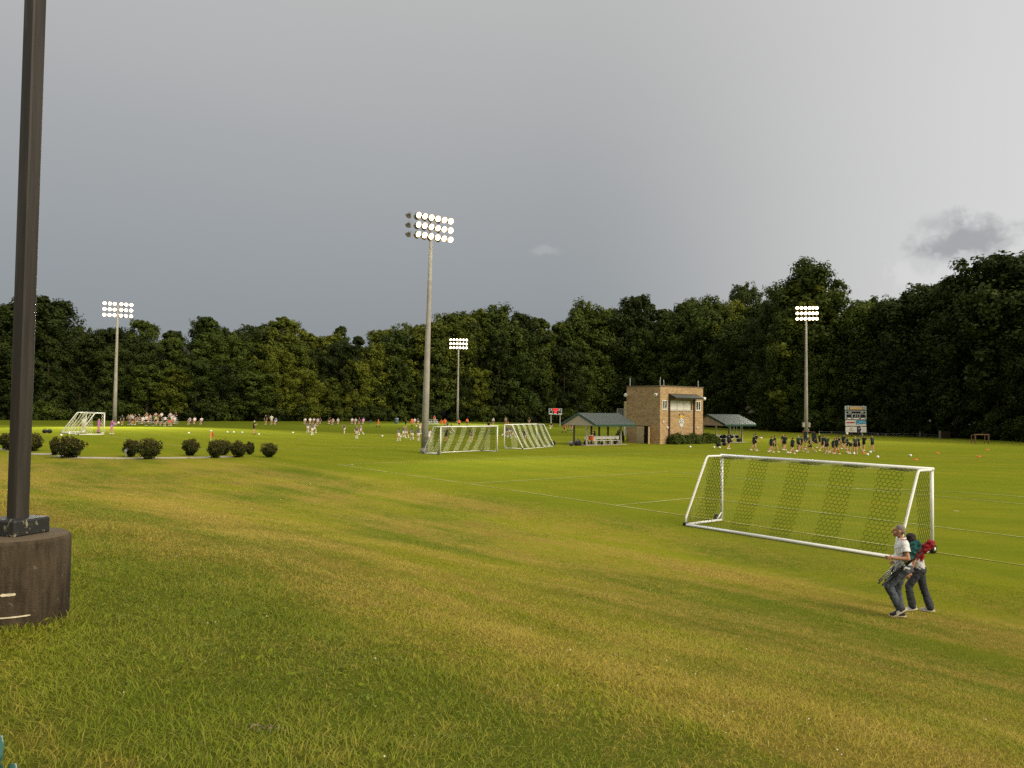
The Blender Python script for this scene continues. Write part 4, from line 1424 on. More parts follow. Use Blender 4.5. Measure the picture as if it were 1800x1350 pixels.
def bench(origin, L, label, parent_axes=(N, U)):
    n_, u_ = parent_axes
    b = tag(empty('bench', origin), label, 'bench')
    ax = (n_, u_, (0, 0, 1))
    for i in range(2):
        MB().box(n_ * (L / 2) + u_ * (-.06 + i * -.17) + Vector((0, 0, .46)), (L, .15, .05), axes=ax).build('seat_plank', 'white_plain', b)
    MB().box(n_ * (L / 2) + u_ * -.30 + Vector((0, 0, .80)), (L, .05, .36), axes=ax).build('backrest', 'white_plain', b)
    for i in range(5):
        s = .2 + i * (L - .4) / 4
        lg = MB().box(n_ * s + u_ * -.10 + Vector((0, 0, .22)), (.07, .30, .44), axes=ax).build('leg', 'white_plain', b)
        MB().box(n_ * s + u_ * -.27 + Vector((0, 0, .63)), (.06, .05, .5), axes=ax).build('back_support', 'white_plain', b)
    return b


bench(S1 + Q1(.6, 2.0, .05), 5.6, 'long white bench under the left shelter')
bench(S2 + Q2(.2, 2.3, .05), 6.0, 'long white bench covered with black bags under the right shelter')
mat('orange_plastic', (.75, .12, .03), .45, .08); mat('bag_black', (.014, .014, .017), .8, .3); mat('bag_grey', (.20, .19, .18), .8, .2)
ck = tag(empty('drink_cooler', S1 + Q1(1.4, 2.02, .53)), 'orange drink cooler with white lid standing on the bench', 'cooler')
MB().lathe([(.19, 0), (.23, .08), (.25, .52), (.24, .55)], 16).build('body', 'orange_plastic', ck, True)
MB().lathe([(.255, .56), (.255, .62), (.2, .66), (.02, .665)], 16).build('lid', 'white_plain', ck, True)
MB().box(U * .25 + Vector((0, 0, .1)), (.06, .08, .06), axes=(N, U, (0, 0, 1))).build('tap', 'white_plain', ck)


def bag(p, s, label, m_='bag_black', group=None, seed=0, cat='bag'):
    r = random.Random(seed)
    o = tag(empty('sports_bag', p, r.random() * 6), label, cat, group)
    mb = MB().ball((0, 0, s * .42), (s * .62, s * .42, s * .44), 12, 8)
    mb.v = [(x + .06 * s * math.sin(z * 19 / s + seed), y + .07 * s * math.sin(x * 15 / s + seed), z + .05 * s * math.sin(y * 14 / s) * (1 if z > .1 else 0)) for x, y, z in mb.v]
    b = mb.build('body', m_, o, True)
    MB().tube([(-s * .3, 0, s * .78), (-s * .2, .02, s * 1.05), (s * .2, -.02, s * 1.05), (s * .3, 0, s * .78)], .018, 6).build('strap', m_, o, True)
    return o


where = ['under the left shelter beside its front post', 'under the left shelter at the end of the white bench', 'on the grass left of the left shelter', 'at the back of the left shelter', 'below the cooler bench of the left shelter']
for i, (n_, u_, s, m_) in enumerate(((-1.2, .6, .55, 'bag_black'), (-.5, .9, .6, 'bag_black'), (.45, .7, .62, 'bag_black'), (-.9, 1.9, .6, 'bag_grey'), (.3, 2.0, .7, 'bag_grey'), (-2.3, .2, .35, 'bag_black'), (2.9, .6, .4, 'bag_black'), (5.2, .7, .4, 'bag_black'))):
    lab = ['black bag on the floor slab edge before the left shelter', 'black bag left of the left shelter front post', 'black bag just right of the left shelter front post', 'grey bag behind the black ones of the left shelter',
           'larger grey bag at the end of the white bench', 'small black bag lying on grass left of the left shelter', 'small black bag under the white bench near the cooler', 'small black bag under the right half of the white bench'][i]
    p = S1 + Q1(n_, u_ + 1.2, 0); zz = gz(p.x, p.y)
    if -.3 < n_ < 6.4 and u_ + 1.2 > 1.1: zz = S1.z + .05
    bag(Vector((p.x, p.y, zz)), s, lab, m_, 'bags at the left shelter', i)
for i in range(11):
    n_ = .2 + i * .57
    p = S2 + Q2(n_, 2.42 if i % 3 else 1.7, 0)
    bag(Vector((p.x, p.y, S2.z + (.53 if i % 3 else .05))), .46 + .12 * (i % 2), 'black team bag ' + ('on the bench' if i % 3 else 'on the slab before the bench') + ' under the right shelter', 'bag_black', 'bags at the right shelter', 20 + i)
for px, py, lab in ((1263, 785, 'black bag lying on the grass beside two balls near the right shelter'), (1273, 783.5, 'long dark bag on the grass behind the two balls near the right shelter'), (79, 761.5, 'left one of two small black bags left of the far left goal'), (87, 761.5, 'right one of two small black bags left of the far left goal'),
                    (973, 782, 'flat dark bag on the grass between striped net and left shelter')):
    bag(ground_at(px, py), .5, lab, 'bag_black', 'bags lying on the grass', px)
# bag rack frame behind the right shelter
q0, q1 = ground_at(1284, 765), ground_at(1302, 765)
rk = tag(empty('equipment_rack', q0), 'thin grey metal frame standing behind the right shelter', 'frame')
dq = q1 - q0
for f_ in (0, .33, .62, 1): MB().tube([dq * f_, dq * f_ + Vector((0, 0, 1.75))], .03, 6).build('upright', 'galvanised', rk)
MB().tube([Vector((0, 0, 1.75)), dq + Vector((0, 0, 1.75))], .03, 6).build('top_bar', 'galvanised', rk)
# dark pop-up screen at the foot of the right mast
q0, q1 = ground_at(1411, 776), ground_at(1433, 779)
sc = tag(empty('equipment_shed', q0), 'dark green cloth screen on a red frame around the right mast foot', 'screen')
dq = q1 - q0; mat('screen_cloth', (.012, .022, .016), .9, .2); mat('red_frame', (.22, .06, .05), .6, .2)
hh = 18 * q0.y / FPX
bk = Vector((-dq.y, dq.x, 0)).normalized() * .5
MB().poly_prism([dq * .06, dq * .34, dq * .34 + Vector((0, 0, hh)), dq * .06 + Vector((0, 0, hh))], bk * .1).build('cloth_panel', 'screen_cloth', sc)
MB().poly_prism([dq * .72, dq * 1.18, dq * 1.0 + Vector((0, 0, hh)), dq * .72 + Vector((0, 0, hh))], bk * .1).build('cloth_panel', 'screen_cloth', sc)
fr = MB().tube([Vector((0, 0, 0)), Vector((0, 0, hh)), dq + Vector((0, 0, hh))], .04, 6); fr.build('frame', 'red_frame', sc)

# ---------------------------------------------------------------- scoreboards
mat('board_silver', (.36, .40, .40), .5, .08); mat('board_black', (.010, .011, .012), .4, .1); mat('board_gold', (.58, .36, .09), .5, .12)
mat('panel_white', (.70, .67, .62), .5, .05); mat('panel_blue', (.045, .24, .42), .5, .08); mat('panel_sky', (.22, .50, .62), .5, .08)
mat('panel_navy', (.030, .028, .075), .5, .1); mat('panel_red', (.40, .03, .03), .5, .1); mat('panel_grey', (.35, .33, .31), .5, .1); mat('lilac', (.45, .40, .60), .5, .1)
emis('red_digits', (1.0, .012, .02), .30)


def board(base, W_, posts_h, face, name, label):
    b = tag(empty(name, base), label, 'scoreboard')
    face = Vector(face).normalized(); ax = Vector((-face.y, face.x, 0))       # ax: rightwards as one looks at the face
    def pan(x0, x1, z0, z1, depth, m_, nm, par=None, th=.05):
        return MB().box(ax * ((x0 + x1) / 2) * 1 + face * depth + Vector((0, 0, (z0 + z1) / 2)), (abs(x1 - x0), th, z1 - z0), axes=(ax, face, (0, 0, 1))).build(nm, m_, par or b)
    return b, pan, ax, face


q = ground_at(1504, 767.5)
W1 = 39.5 * q.y / FPX
sc_ = q.y / FPX                                                           # metres per pixel there
fdir = Vector((.08, -1, 0))
b, pan, ax, face = board(q, W1, 2, fdir, 'scoreboard', 'tall scoreboard with gold title strip and sponsor panels before the right woods')
Z = lambda py: (767.5 - py) * sc_
X = lambda px: (px - 1504) * sc_
for px in (1498, 1510, 1517): pan(X(px) - .12, X(px) + .12, -.2, Z(716), -.22, 'brown_steel' if px != 1517 else 'galvanised', 'post', th=.22)
t = pan(X(1484.3), X(1523.2), Z(720.9), Z(713.8), 0, 'board_silver', 'title_panel', th=.2)
pan(X(1487.5), X(1520.8), Z(720.2), Z(715), .115, 'board_black', 'title_back', t, .03)
pan(X(1492.5), X(1516), Z(719.8), Z(715.3), .14, 'board_gold', 'title_strip', t, .03)
pan(X(1494.5), X(1500.3), Z(717.6), Z(716.5), .16, 'panel_grey', 'title_lettering', t, .015)
pan(X(1501.8), X(1514.3), Z(717.6), Z(716.5), .16, 'panel_grey', 'title_lettering', t, .015)
for x0, x1 in ((1488.4, 1490.8), (1517.2, 1519.6)): pan(X(x0), X(x1), Z(720), Z(713), .14, 'board_silver', 'title_light', t, .05)
t = pan(X(1484.8), X(1523.2), Z(737.8), Z(722.2), 0, 'board_silver', 'score_panel', th=.2)
pan(X(1486.6), X(1521.6), Z(726.9), Z(723.3), .115, 'board_black', 'clock_window', t, .03)
for x0, x1 in ((1490, 1495.8), (1512.3, 1518)): pan(X(x0), X(x1), Z(726), Z(724), .14, 'panel_grey', 'caption', t, .02)
for x0, x1 in ((1487, 1496), (1498.3, 1510.5), (1512.2, 1521.3)):
    pan(X(x0), X(x1), Z(737.2), Z(728.5), .115, 'board_black', 'score_window', t, .03)
    pan(X(x0) + .12, X(x1) - .12, Z(737), Z(734.5), .14, 'panel_white', 'caption', t, .02)
for x0 in (1502, 1506): pan(X(x0), X(x0 + 1.2), Z(733), Z(729.5), .14, 'board_silver', 'digit', t, .02)
t = pan(X(1485.3), X(1523), Z(748.6), Z(738.9), 0, 'panel_white', 'sponsor_panel', th=.14)
pan(X(1486.6), X(1503), Z(743.6), Z(741.6), .085, 'panel_red', 'sponsor_lettering', t, .02)
pan(X(1486.8), X(1501.5), Z(745.6), Z(744.8), .085, 'panel_grey', 'sponsor_lettering', t, .02)
me_ = MB().poly_prism([ax * X(1504.2) + face * .075 + Vector((0, 0, Z(739.1))), ax * X(1522.8) + face * .075 + Vector((0, 0, Z(739.1))), ax * X(1522.8) + face * .075 + Vector((0, 0, Z(744.6))), ax * X(1513) + face * .075 + Vector((0, 0, Z(745.7))), ax * X(1504.2) + face * .075 + Vector((0, 0, Z(746.2)))], face * .02).build('sponsor_blue', 'panel_blue', t)
pan(X(1510), X(1521.8), Z(742.9), Z(741), .105, 'panel_sky', 'sponsor_lettering', t, .02); pan(X(1505.5), X(1511), Z(744.9), Z(743.7), .105, 'panel_sky', 'sponsor_lettering', t, .02)
t = pan(X(1485.6), X(1523.4), Z(759.8), Z(750.1), 0, 'panel_white', 'sponsor_panel', th=.14)
pan(X(1506), X(1512), Z(759.6), Z(750.2), .085, 'panel_navy', 'sponsor_badge', t, .02)
fz_ = face * .075
MB().lathe([(.36, 0), (.36, .03)], 10, ax * X(1510) + face * .09 + Vector((0, 0, Z(754.6))), face).build('sponsor_disc', 'panel_navy', t)
MB().poly_prism([ax * X(1507.2) + face * .125 + Vector((0, 0, Z(754))), ax * X(1511.6) + face * .125 + Vector((0, 0, Z(754))), ax * X(1509.4) + face * .125 + Vector((0, 0, Z(751.4)))], face * .015).build('badge_peak', 'lilac', t)
MB().poly_prism([ax * X(1493) + fz_ + Vector((0, 0, Z(753.9))), ax * X(1498) + fz_ + Vector((0, 0, Z(753.9))), ax * X(1495.5) + fz_ + Vector((0, 0, Z(751.2)))], face * .02).build('sponsor_peak', 'panel_grey', t)
for z0, x0, x1 in ((755.2, 1491.5, 1499.8), (756.9, 1492, 1500.8)): pan(X(x0), X(x1), Z(z0 + .7), Z(z0), .085, 'panel_grey', 'sponsor_lettering', t, .02)

q = ground_at(976, 750)
sc_ = q.y / FPX
b, pan, ax, face = board(q, 1, 2, (-.05, -1, 0), 'scoreboard', 'small silver scoreboard with glowing red digits left of the green shelter')
Z = lambda py: (750 - py) * sc_
X = lambda px: (px - 977) * sc_
for px in (969.5, 985.5): pan(X(px) - .11, X(px) + .11, -.2, Z(728), -.15, 'galvanised', 'post', th=.16)
t = pan(X(965.3), X(988.6), Z(729), Z(717.8), 0, 'board_silver', 'panel', th=.2)
for x0, x1, z0, z1, m_ in ((966.8, 971.8, 721.6, 718.6, 'board_black'), (982.5, 987.3, 721.6, 718.6, 'board_black'), (967, 971.6, 726, 722.7, 'board_black'), (982.2, 987, 726, 722.7, 'board_black'), (972.8, 981.8, 727.8, 722.6, 'board_black'), (972.2, 982.3, 721.8, 718.2, 'board_black')):
    pan(X(x0), X(x1), Z(z0), Z(z1), .115, m_, 'window', t, .03)
pan(X(972.6), X(982.0), Z(721.6), Z(718.4), .14, 'red_digits', 'red_digits', t, .03)
pan(X(975), X(979.2), Z(726.4), Z(722.8), .14, 'red_digits', 'red_digits', t, .03)
for x0, x1 in ((968.8, 971.2), (983, 985.5)): pan(X(x0), X(x1), Z(720.8), Z(719.4), .14, 'panel_white', 'caption', t, .02)
for x0, x1 in ((967, 971.2), (974, 979.5), (982, 987)): pan(X(x0), X(x1), Z(728.2), Z(726.9), .14, 'panel_white', 'caption', t, .02)

# ---------------------------------------------------------------- fence posts in front of the right woods
mat('weathered_wood', (.17, .14, .11), .9, .25, 4); mat('wood_brown', (.060, .036, .022), .9, .3, 4)
fx = [(1440, 757.5, 764.5), (1462, 758, 765), (1543, 761.5, 768), (1557, 762, 768.5), (1617, 758.5, 769), (1652, 757, 772)]
prev = None
fn = tag(empty('rail_fence'), 'low weathered post and wire fence in front of the right woods', 'fence')
for px, t0, b0 in fx:
    p = ground_at(px, b0); h = (b0 - t0) * p.y / FPX
    MB().box(p + Vector((0, 0, h / 2 - .1)), (.16 if px < 1650 else .28, .16, h + .2)).build('fence_post', 'weathered_wood', fn)
    if prev:
        for f_ in (.45, .85): MB().tube([prev + Vector((0, 0, .75 * f_)), p + Vector((0, 0, .75 * f_))], .010, 4).build('fence_wire', 'galvanised', fn)
    prev = p
p, q = ground_at(1654.5, 771), ground_at(1671, 771)
gt = tag(empty('wood_panel', p), 'dark brown board panel leaning by the thick fence post at right', 'panel')
d_ = (q - p)
for i in range(6):
    MB().box(d_ * ((i + .5) / 6) + Vector((0, 0, .62)), (d_.length / 6 - .02, .04, 1.2 + .05 * math.sin(i * 2)), rz=math.atan2(d_.y, d_.x)).build('board', 'wood_brown', gt)

# ---------------------------------------------------------------- small things by the path and on the pitches
p = ground_at(221, 804)
hy = tag(empty('water_spigot', p), 'small grey yard spigot standing by the path before the shrubs', 'spigot')
MB().tube([(0, 0, -.1), (0, 0, .52)], .035, 8).build('pipe', 'galvanised', hy)
MB().bbox((0, 0, .5), (.14, .16, .14), .02).build('head', 'galvanised', hy)
MB().tube([(0, -.05, .5), (0, -.17, .46), (0, -.18, .40)], .025, 6).build('spout', 'galvanised', hy)
MB().tube([(-.12, 0, .60), (.14, 0, .64)], .018, 6).build('handle', 'galvanised', hy)
p = ground_at(370.5, 778)
fl = tag(empty('corner_flag', p), 'red corner flag on a pale pole above the shrubs', 'flag')
mat('flag_red', (.62, .05, .035), .7, .1); mat('flag_pole', (.68, .62, .25), .6, .1)
MB().tube([(0, 0, -.1), (0, 0, 1.15)], .035, 8).build('pole', 'flag_pole', fl)
MB().poly_prism([(-.02, -.03, .45), (.0, -.02, 1.08), (.12, .02, 1.05), (.26, .0, .98), (.20, .03, .62), (.12, .0, .5)], (0, .03, 0)).build('cloth', 'flag_red', fl)
MB().ball((0, 0, 1.2), (.14, .12, .09), 10, 6).build('cap', 'white_plain', fl, True)
p = ground_at(697, 745)
tc_ = tag(empty('trash_can', p), 'blue grey trash can alone at the far edge of the pitch', 'trash can')
mat('can_blue', (.12, .17, .22), .6, .15)
MB().lathe([(.30, 0), (.38, .08), (.42, 1.0), (.44, 1.05)], 14).build('body', 'can_blue', tc_, True)
MB().lathe([(.46, 1.05), (.44, 1.15), (.2, 1.25), (.02, 1.26)], 14).build('lid', 'can_blue', tc_, True)

k = NT(new_mat('ball_skin'))
vr = k.n('ShaderNodeTexVoronoi'); k.t.links.new(k.obj(), vr.inputs[0]); vr.inputs['Scale'].default_value = 9
MATS['ball_skin'] = k.out(k.bsdf(k.mix(k.smooth(vr.outputs['Distance'], .16, .20), (.12, .12, .13), (.80, .80, .77)), .4))
ball_me = MB().ball((0, 0, .11), .11, 14, 10).mesh('soccer_ball', True); ball_me.materials.append(MATS['ball_skin'])


def ball(px, py, label, up_=0.0, at=None):
    p = at if at is not None else ground_at(px, py + 1.5)
    o = link('soccer_ball', ball_me, None, (p.x, p.y, p.z + up_)); o.rotation_euler = (px, py, 0) if False else (0, 0, px)
    s = 1.15; o.scale = (s, s, s)
    return tag(o, label, 'ball', 'balls on the pitches')


for px, py, lab in ((400, 760, 'first of three balls in a row left of the coach in black'), (411, 760, 'middle of three balls in a row left of the coach in black'), (426, 760.5, 'third ball in the row, closest to the coach in black'),
                    (455, 763.5, 'ball lying at the feet of the coach in black'), (515, 760.5, 'lone ball left of three grey shirted players'), (672, 766.5, 'ball on open grass left of the middle mast'), (332, 761.5, 'tiny ball alone on the left pitch below the seated spectators'),
                    (107.5, 765.5, 'ball outside the corner of the far left goal'), (122, 762.5, 'ball inside the far left goal'), (1213.5, 786, 'ball in front of the hedge of the brick building'), (1255.5, 787, 'left one of two balls by the bags near the right shelter'),
                    (1265, 787, 'right one of two balls by the bags near the right shelter'), (1385, 796.5, 'ball at the feet of the player before the right mast'), (1525, 799.5, 'ball in front of the right end of the green team'), (1530, 795.5, 'ball just behind another one at the right end of the green team'),
                    (1543, 804, 'ball on its own a step right of the green team'), (1600.5, 801.5, 'ball on open grass beside an orange cone at right'), (1400, 794, 'ball among the feet of the green team below the mast'), (1501, 798, 'ball at the feet of the green team under the scoreboard'),
                    (732, 748.5, 'ball on the grass just left of the middle mast'), (739.5, 762, 'ball almost hidden beside the middle mast')):
    ball(px, py, lab)
p = ground_at(1489, 793)
ball(1489.5, 762, 'ball flying in the air just under the scoreboard', height_at(1489.5, 764, p.y) - p.z, p)
cone_me = MB().lathe([(.19, 0), (.19, .012), (.10, .075), (.045, .08), (.04, .07)], 14).mesh('training_cone', True); cone_me.materials.append(MATS['orange_plastic'])
for px, py, lab in ((1609.5, 808.5, 'orange disc cone nearest the goal on the right pitch'), (1518, 797, 'orange disc cone at the right feet of the green team'), (1648, 797, 'faint orange disc cone right of the lone ball'), (1720.5, 803, 'orange disc cone below the low brown goal'),
                    (1736, 791, 'orange disc cone nearest the low brown goal'), (1465, 797, 'orange disc cone among the feet of the green team')):
    o = link('training_cone', cone_me, None, ground_at(px, py)); o.scale = (1.15, 1.15, 1.3)
    tag(o, lab, 'cone', 'disc cones on the right pitch')

# ---------------------------------------------------------------- bleachers


def bleacher(p, along, L, rows, label):
    al = Vector(along).normalized(); bk = Vector((-al.y, al.x, 0))
    b = tag(empty('bleachers', p), label, 'bleachers')
    ax = (al, bk, (0, 0, 1))
    for r in range(rows):
        MB().box(al * L / 2 + bk * (r * .7) + Vector((0, 0, .45 + r * .35)), (L, .28, .05), axes=ax).build('seat_plank', 'alu', b)
        MB().box(al * L / 2 + bk * (r * .7 + .3) + Vector((0, 0, .18 + r * .35)), (L, .25, .04), axes=ax).build('foot_plank', 'alu', b)
    for i in range(4):
        s = .3 + i * (L - .6) / 3
        fr = MB()
        fr.tube([al * s + bk * -.1, al * s + bk * (rows * .7)], .03, 5)
        for r in range(rows): fr.tube([al * s + bk * (r * .7), al * s + bk * (r * .7) + Vector((0, 0, .43 + r * .35))], .03, 5)
        fr.tube([al * s + Vector((0, 0, .4)), al * s + bk * ((rows - 1) * .7) + Vector((0, 0, .4 + (rows - 1) * .35))], .03, 5)
        fr.build('frame', 'galvanised', b)
    return b


bp, bq = ground_at(243, 746.2), ground_at(314, 746.2)
bleacher(bp, bq - bp, (bq - bp).length, 3, 'silver bleachers crowded with spectators at the foot of the left woods')
cp, cq = ground_at(753, 748), ground_at(772, 748)
bleacher(cp, cq - cp, (cq - cp).length, 3, 'small bleachers half hidden behind the tall middle mast')
BAL = (bq - bp).normalized(); BBK = Vector((-BAL.y, BAL.x, 0)); BLEN = (bq - bp).length


# ---------------------------------------------------------------- people
def prim_mesh(prims, voxel, name, smooth_it=4, inflate=0.0):
    mb = MB()
    for p in prims:
        if p[0] == 'c': mb.capsule(p[1], p[2], p[3] + inflate, p[4] + inflate, 12)
        else: mb.ball(p[1], tuple(q + inflate for q in p[2]), 14, 10, p[6] if len(p) > 6 else None)
    me = mb.mesh(name)
    o = bpy.data.objects.new('tmp', me); col.objects.link(o)
    md = o.modifiers.new('r', 'REMESH'); md.mode = 'VOXEL'; md.voxel_size = voxel
    ms = o.modifiers.new('s', 'SMOOTH'); ms.iterations = smooth_it; ms.factor = .5
    dg = bpy.context.evaluated_depsgraph_get()
    out = bpy.data.meshes.new_from_object(o.evaluated_get(dg))
    bpy.data.objects.remove(o); bpy.data.meshes.remove(me)
    out.name = name
    out.polygons.foreach_set('use_smooth', [True] * len(out.polygons))
    return out


def rotx(v, a):
    c, s = math.cos(a), math.sin(a)
    return Vector((v.x, v.y * c - v.z * s, v.y * s + v.z * c))


def skeleton(lean=3, thigh=(0, 0), knee=(3, 3), arm=(0, 0), abd=(8, 8), elbow=(12, 12), h=1.75, female=False, head=0, ankle=(0, 0), elbow_in=(0, 0)):
    """joints of a figure facing +Y; angles in degrees, forward positive; pairs are (left, right); left is -X"""
    k = h / 1.75
    J = {}
    hipw = .092; shw = .165 if female else .19
    pel = Vector((0, 0, 0))
    trunk = lambda d: rotx(Vector((0, 0, d)), -R(lean))
    J['pelvis'] = pel; J['waist'] = trunk(.16); J['chest'] = trunk(.36); J['neck'] = trunk(.50)
    J['head'] = J['neck'] + rotx(Vector((0, .015, .155)), -R(lean + head))
    low = 0
    for i, (n_, sx_) in enumerate((('L', -1), ('R', 1))):
        hip = Vector((sx_ * hipw, 0, -.02))
        kn = hip + rotx(Vector((sx_ * .01, 0, -.43)), R(thigh[i]))
        an = kn + rotx(Vector((0, 0, -.42)), R(thigh[i] - knee[i]))
        fa_ = R(thigh[i] - knee[i]) if ankle[i] is None else R(ankle[i])
        toe = an + rotx(Vector((sx_ * .02, .17, -.055)), fa_); heel = an + rotx(Vector((0, -.045, -.055)), fa_)
        sh = trunk(.46) + Vector((sx_ * shw, 0, 0))
        out_ = R(abd[i])
        dirv = rotx(Vector((sx_ * math.sin(out_), 0, -math.cos(out_))), R(arm[i]))
        el = sh + dirv * .29
        fdv = rotx(Vector((sx_ * math.sin(out_) * .5 - sx_ * math.sin(R(elbow_in[i])), 0, -math.cos(out_ * .5))).normalized(), R(arm[i] + elbow[i]))
        wr = el + fdv * .25
        J.update({'hip' + n_: hip, 'knee' + n_: kn, 'ankle' + n_: an, 'toe' + n_: toe, 'heel' + n_: heel, 'sh' + n_: sh, 'el' + n_: el, 'wr' + n_: wr, 'fd' + n_: fdv})
        low = min(low, toe.z - .035, heel.z - .035)
    for q in J:
        if q[:2] != 'fd': J[q] = (J[q] - Vector((0, 0, low))) * k
    J['k'] = k
    return J


def body_prims(J, female=False, fat=1.0, hands=True):
    """prims with (kind, p0, p1|radii, r0, r1, region breaks)"""
    k = J['k']; P = []
    def C(a, b, r0, r1, reg): P.append(('c', a, b, r0 * k, r1 * k, reg))
    X_ = Vector((1, 0, 0)) * k
    up_ = (J['neck'] - J['pelvis']).normalized()
    for s in (-1, 1):
        C(J['pelvis'] + X_ * s * .065, J['waist'] + X_ * s * (.045 if female else .06), .105 * fat, .095 * fat, [(.35, 'shorts'), (1, 'shirt')])
        C(J['waist'] + X_ * s * .055, J['chest'] + X_ * s * .075, .098 * fat, .108, [(1, 'shirt')])
        C(J['chest'] + X_ * s * .075, J['neck'] + X_ * s * .045 - up_ * .03 * k, .105, .06, [(1, 'shirt')])
    C(J['shL'], J['shR'], .058, .058, [(1, 'shirt')])
    C(J['neck'] - up_ * .04 * k, J['head'] - Vector((0, .015, .05)) * k, .052, .047, [(1, 'skin')])
    P.append(('b', J['head'], (.074 * k, .094 * k, .115 * k), None, None, [(1, 'head')]))
    for n_ in 'LR':
        C(J['hip' + n_], J['knee' + n_], .088 * fat, .058, [(.56, 'shorts'), (1, 'skin')])
        C(J['knee' + n_], J['ankle' + n_], .060, .040, [(.22, 'skin'), (1, 'sock')])
        C(J['heel' + n_] + Vector((0, 0, .01)) * k, J['toe' + n_] + Vector((0, 0, .0)) * k, .044, .036, [(1, 'shoe')])
        C(J['sh' + n_], J['el' + n_], .052, .040, [(.62, 'shirt'), (1, 'skin')])
        C(J['el' + n_], J['wr' + n_], .040, .028, [(1, 'skin')])
        if hands: C(J['wr' + n_], J['wr' + n_] + J['fd' + n_] * .12 * k, .030, .034, [(1, 'skin')])
    return P


REG = ['skin', 'shirt', 'shorts', 'sock', 'shoe', 'hair']


def region_faces(me, prims, J, hair='short'):
    n = len(me.polygons); c = np.zeros(n * 3); me.polygons.foreach_get('center', c); c = c.reshape(-1, 3)
    best = np.full(n, 9e9); reg = np.zeros(n, int)
    for p in prims:
        if p[0] == 'c':
            a, b = np.array(p[1]), np.array(p[2]); d = b - a; L2 = max(d @ d, 1e-9)
            t = np.clip((c - a) @ d / L2, 0, 1)
            dist = np.linalg.norm(c - (a + t[:, None] * d), axis=1) - (p[3] + (p[4] - p[3]) * t)
        else:
            q = (c - np.array(p[1])) / np.array(p[2]); t = np.zeros(n)
            dist = (np.linalg.norm(q, axis=1) - 1) * min(p[2])
        r = np.zeros(n, int)
        lo = -1
        for e, nm in p[5]:
            m = (t > lo) & (t <= e); lo = e
            if nm == 'head':
                rel = (c - np.array(J['head'])) / J['k']
                hm = (rel[:, 2] > .045) | ((rel[:, 1] < (.012 if hair != 'long' else .03)) & (rel[:, 2] > -.05))
                r[m] = np.where(hm[m], 5, 0)
            else: r[m] = REG.index(nm)
        w = dist < best
        best[w] = dist[w]; reg[w] = r[w]
    me.polygons.foreach_set('material_index', reg.astype(np.int32))


POSES = {}


def pose(name, female=False, fat=1.0, hair='short', voxel=.026, **kw):
    J = skeleton(female=female, **kw)
    pr = body_prims(J, female, fat)
    if hair == 'long':
        a = J['head'] + Vector((0, -.07, .04)); pr.append(('c', a, a + Vector((0, -.10, -.20)), .045, .022, [(1, 'hair')]))
    me = prim_mesh([(q[0], q[1], q[2], q[3] * 1.22 if q[3] else None, q[4] * 1.22 if q[4] else None) for q in pr], voxel, 'person', 2)
    for r in REG: me.materials.append(MATS['dummy'])
    region_faces(me, pr, J, hair)
    POSES[name] = me


pose('stand', thigh=(4, -4), abd=(9, 9))
pose('hips', thigh=(3, -3), abd=(38, 38), elbow=(35, 35), elbow_in=(70, 70))
pose('walk', thigh=(24, -16), knee=(10, 22), arm=(-22, 25), elbow=(15, 30))
pose('walk2', thigh=(-18, 28), knee=(28, 14), arm=(28, -20), elbow=(30, 15))
pose('run', lean=14, thigh=(48, -22), knee=(62, 38), arm=(-45, 45), elbow=(75, 85))
pose('reach', lean=4, thigh=(6, -8), arm=(62, 58), elbow=(18, 20))
pose('bend', lean=62, thigh=(22, 10), knee=(24, 18), arm=(45, 40), elbow=(10, 12))
pose('girl', female=True, hair='long', thigh=(8, -8), abd=(10, 12), elbow=(25, 25))
pose('girl_walk', female=True, hair='long', thigh=(26, -18), knee=(12, 28), arm=(-24, 26), elbow=(25, 35))
pose('girl_wide', female=True, hair='long', thigh=(2, -2), knee=(4, 4), abd=(16, 16), elbow=(45, 45), arm=(6, 6))
pose('girl_run', female=True, hair='long', lean=12, thigh=(45, -24), knee=(55, 42), arm=(-42, 40), elbow=(70, 80))
pose('fold', thigh=(5, -3), arm=(18, 18), elbow=(105, 100), elbow_in=(45, 45))
pose('sit', lean=8, thigh=(88, 84), knee=(86, 80), arm=(28, 28), elbow=(48, 48))
pose('sit2', lean=-8, thigh=(82, 90), knee=(70, 92), arm=(15, 35), elbow=(60, 40))

COL = dict(grey=(.125, .125, .14), white=(.72, .70, .67), black=(.012, .012, .014), navy=(.02, .028, .05), green=(.020, .075, .042), dkgreen=(.016, .042, .027), orange=(.85, .16, .03), purple=(.42, .10, .52), pink=(.62, .22, .62),
           tan=(.30, .24, .15), jeans=(.085, .125, .19), blue=(.10, .17, .36), red=(.45, .05, .04), lime=(.42, .44, .16), rose=(.50, .33, .30), silver=(.42, .44, .46), brown=(.09, .045, .025),
           blond=(.36, .25, .12), dkhair=(.018, .012, .010), greyhair=(.35, .33, .31), skin=(.52, .29, .19), skin2=(.40, .21, .13), skin3=(.62, .38, .28), olive=(.15, .17, .07))
for n_, c_ in COL.items(): mat('cloth_' + n_, c_, .85, .10, 9)
GP = {'stand': 0}
rp = random.Random(5)


def person(px, py, pz_, shirt, shorts, sock, hair, face, label, h=1.72, shoe='white', skin='skin', group=None, at=None, name='person', sit=None):
    me = POSES[pz_]
    p = at if at is not None else ground_at(px, py)
    o = link(name, me, None, p, R(face))
    s = h / 1.75; o.scale = (s, s, s)
    if sit is not None: o.location.z = p.z + sit - .36 * s
    for i, cn in enumerate((skin, shirt, shorts, sock, shoe, hair)):
        o.material_slots[i].link = 'OBJECT'; o.material_slots[i].material = MATS['cloth_' + cn]
    return tag(o, label, 'person', group)


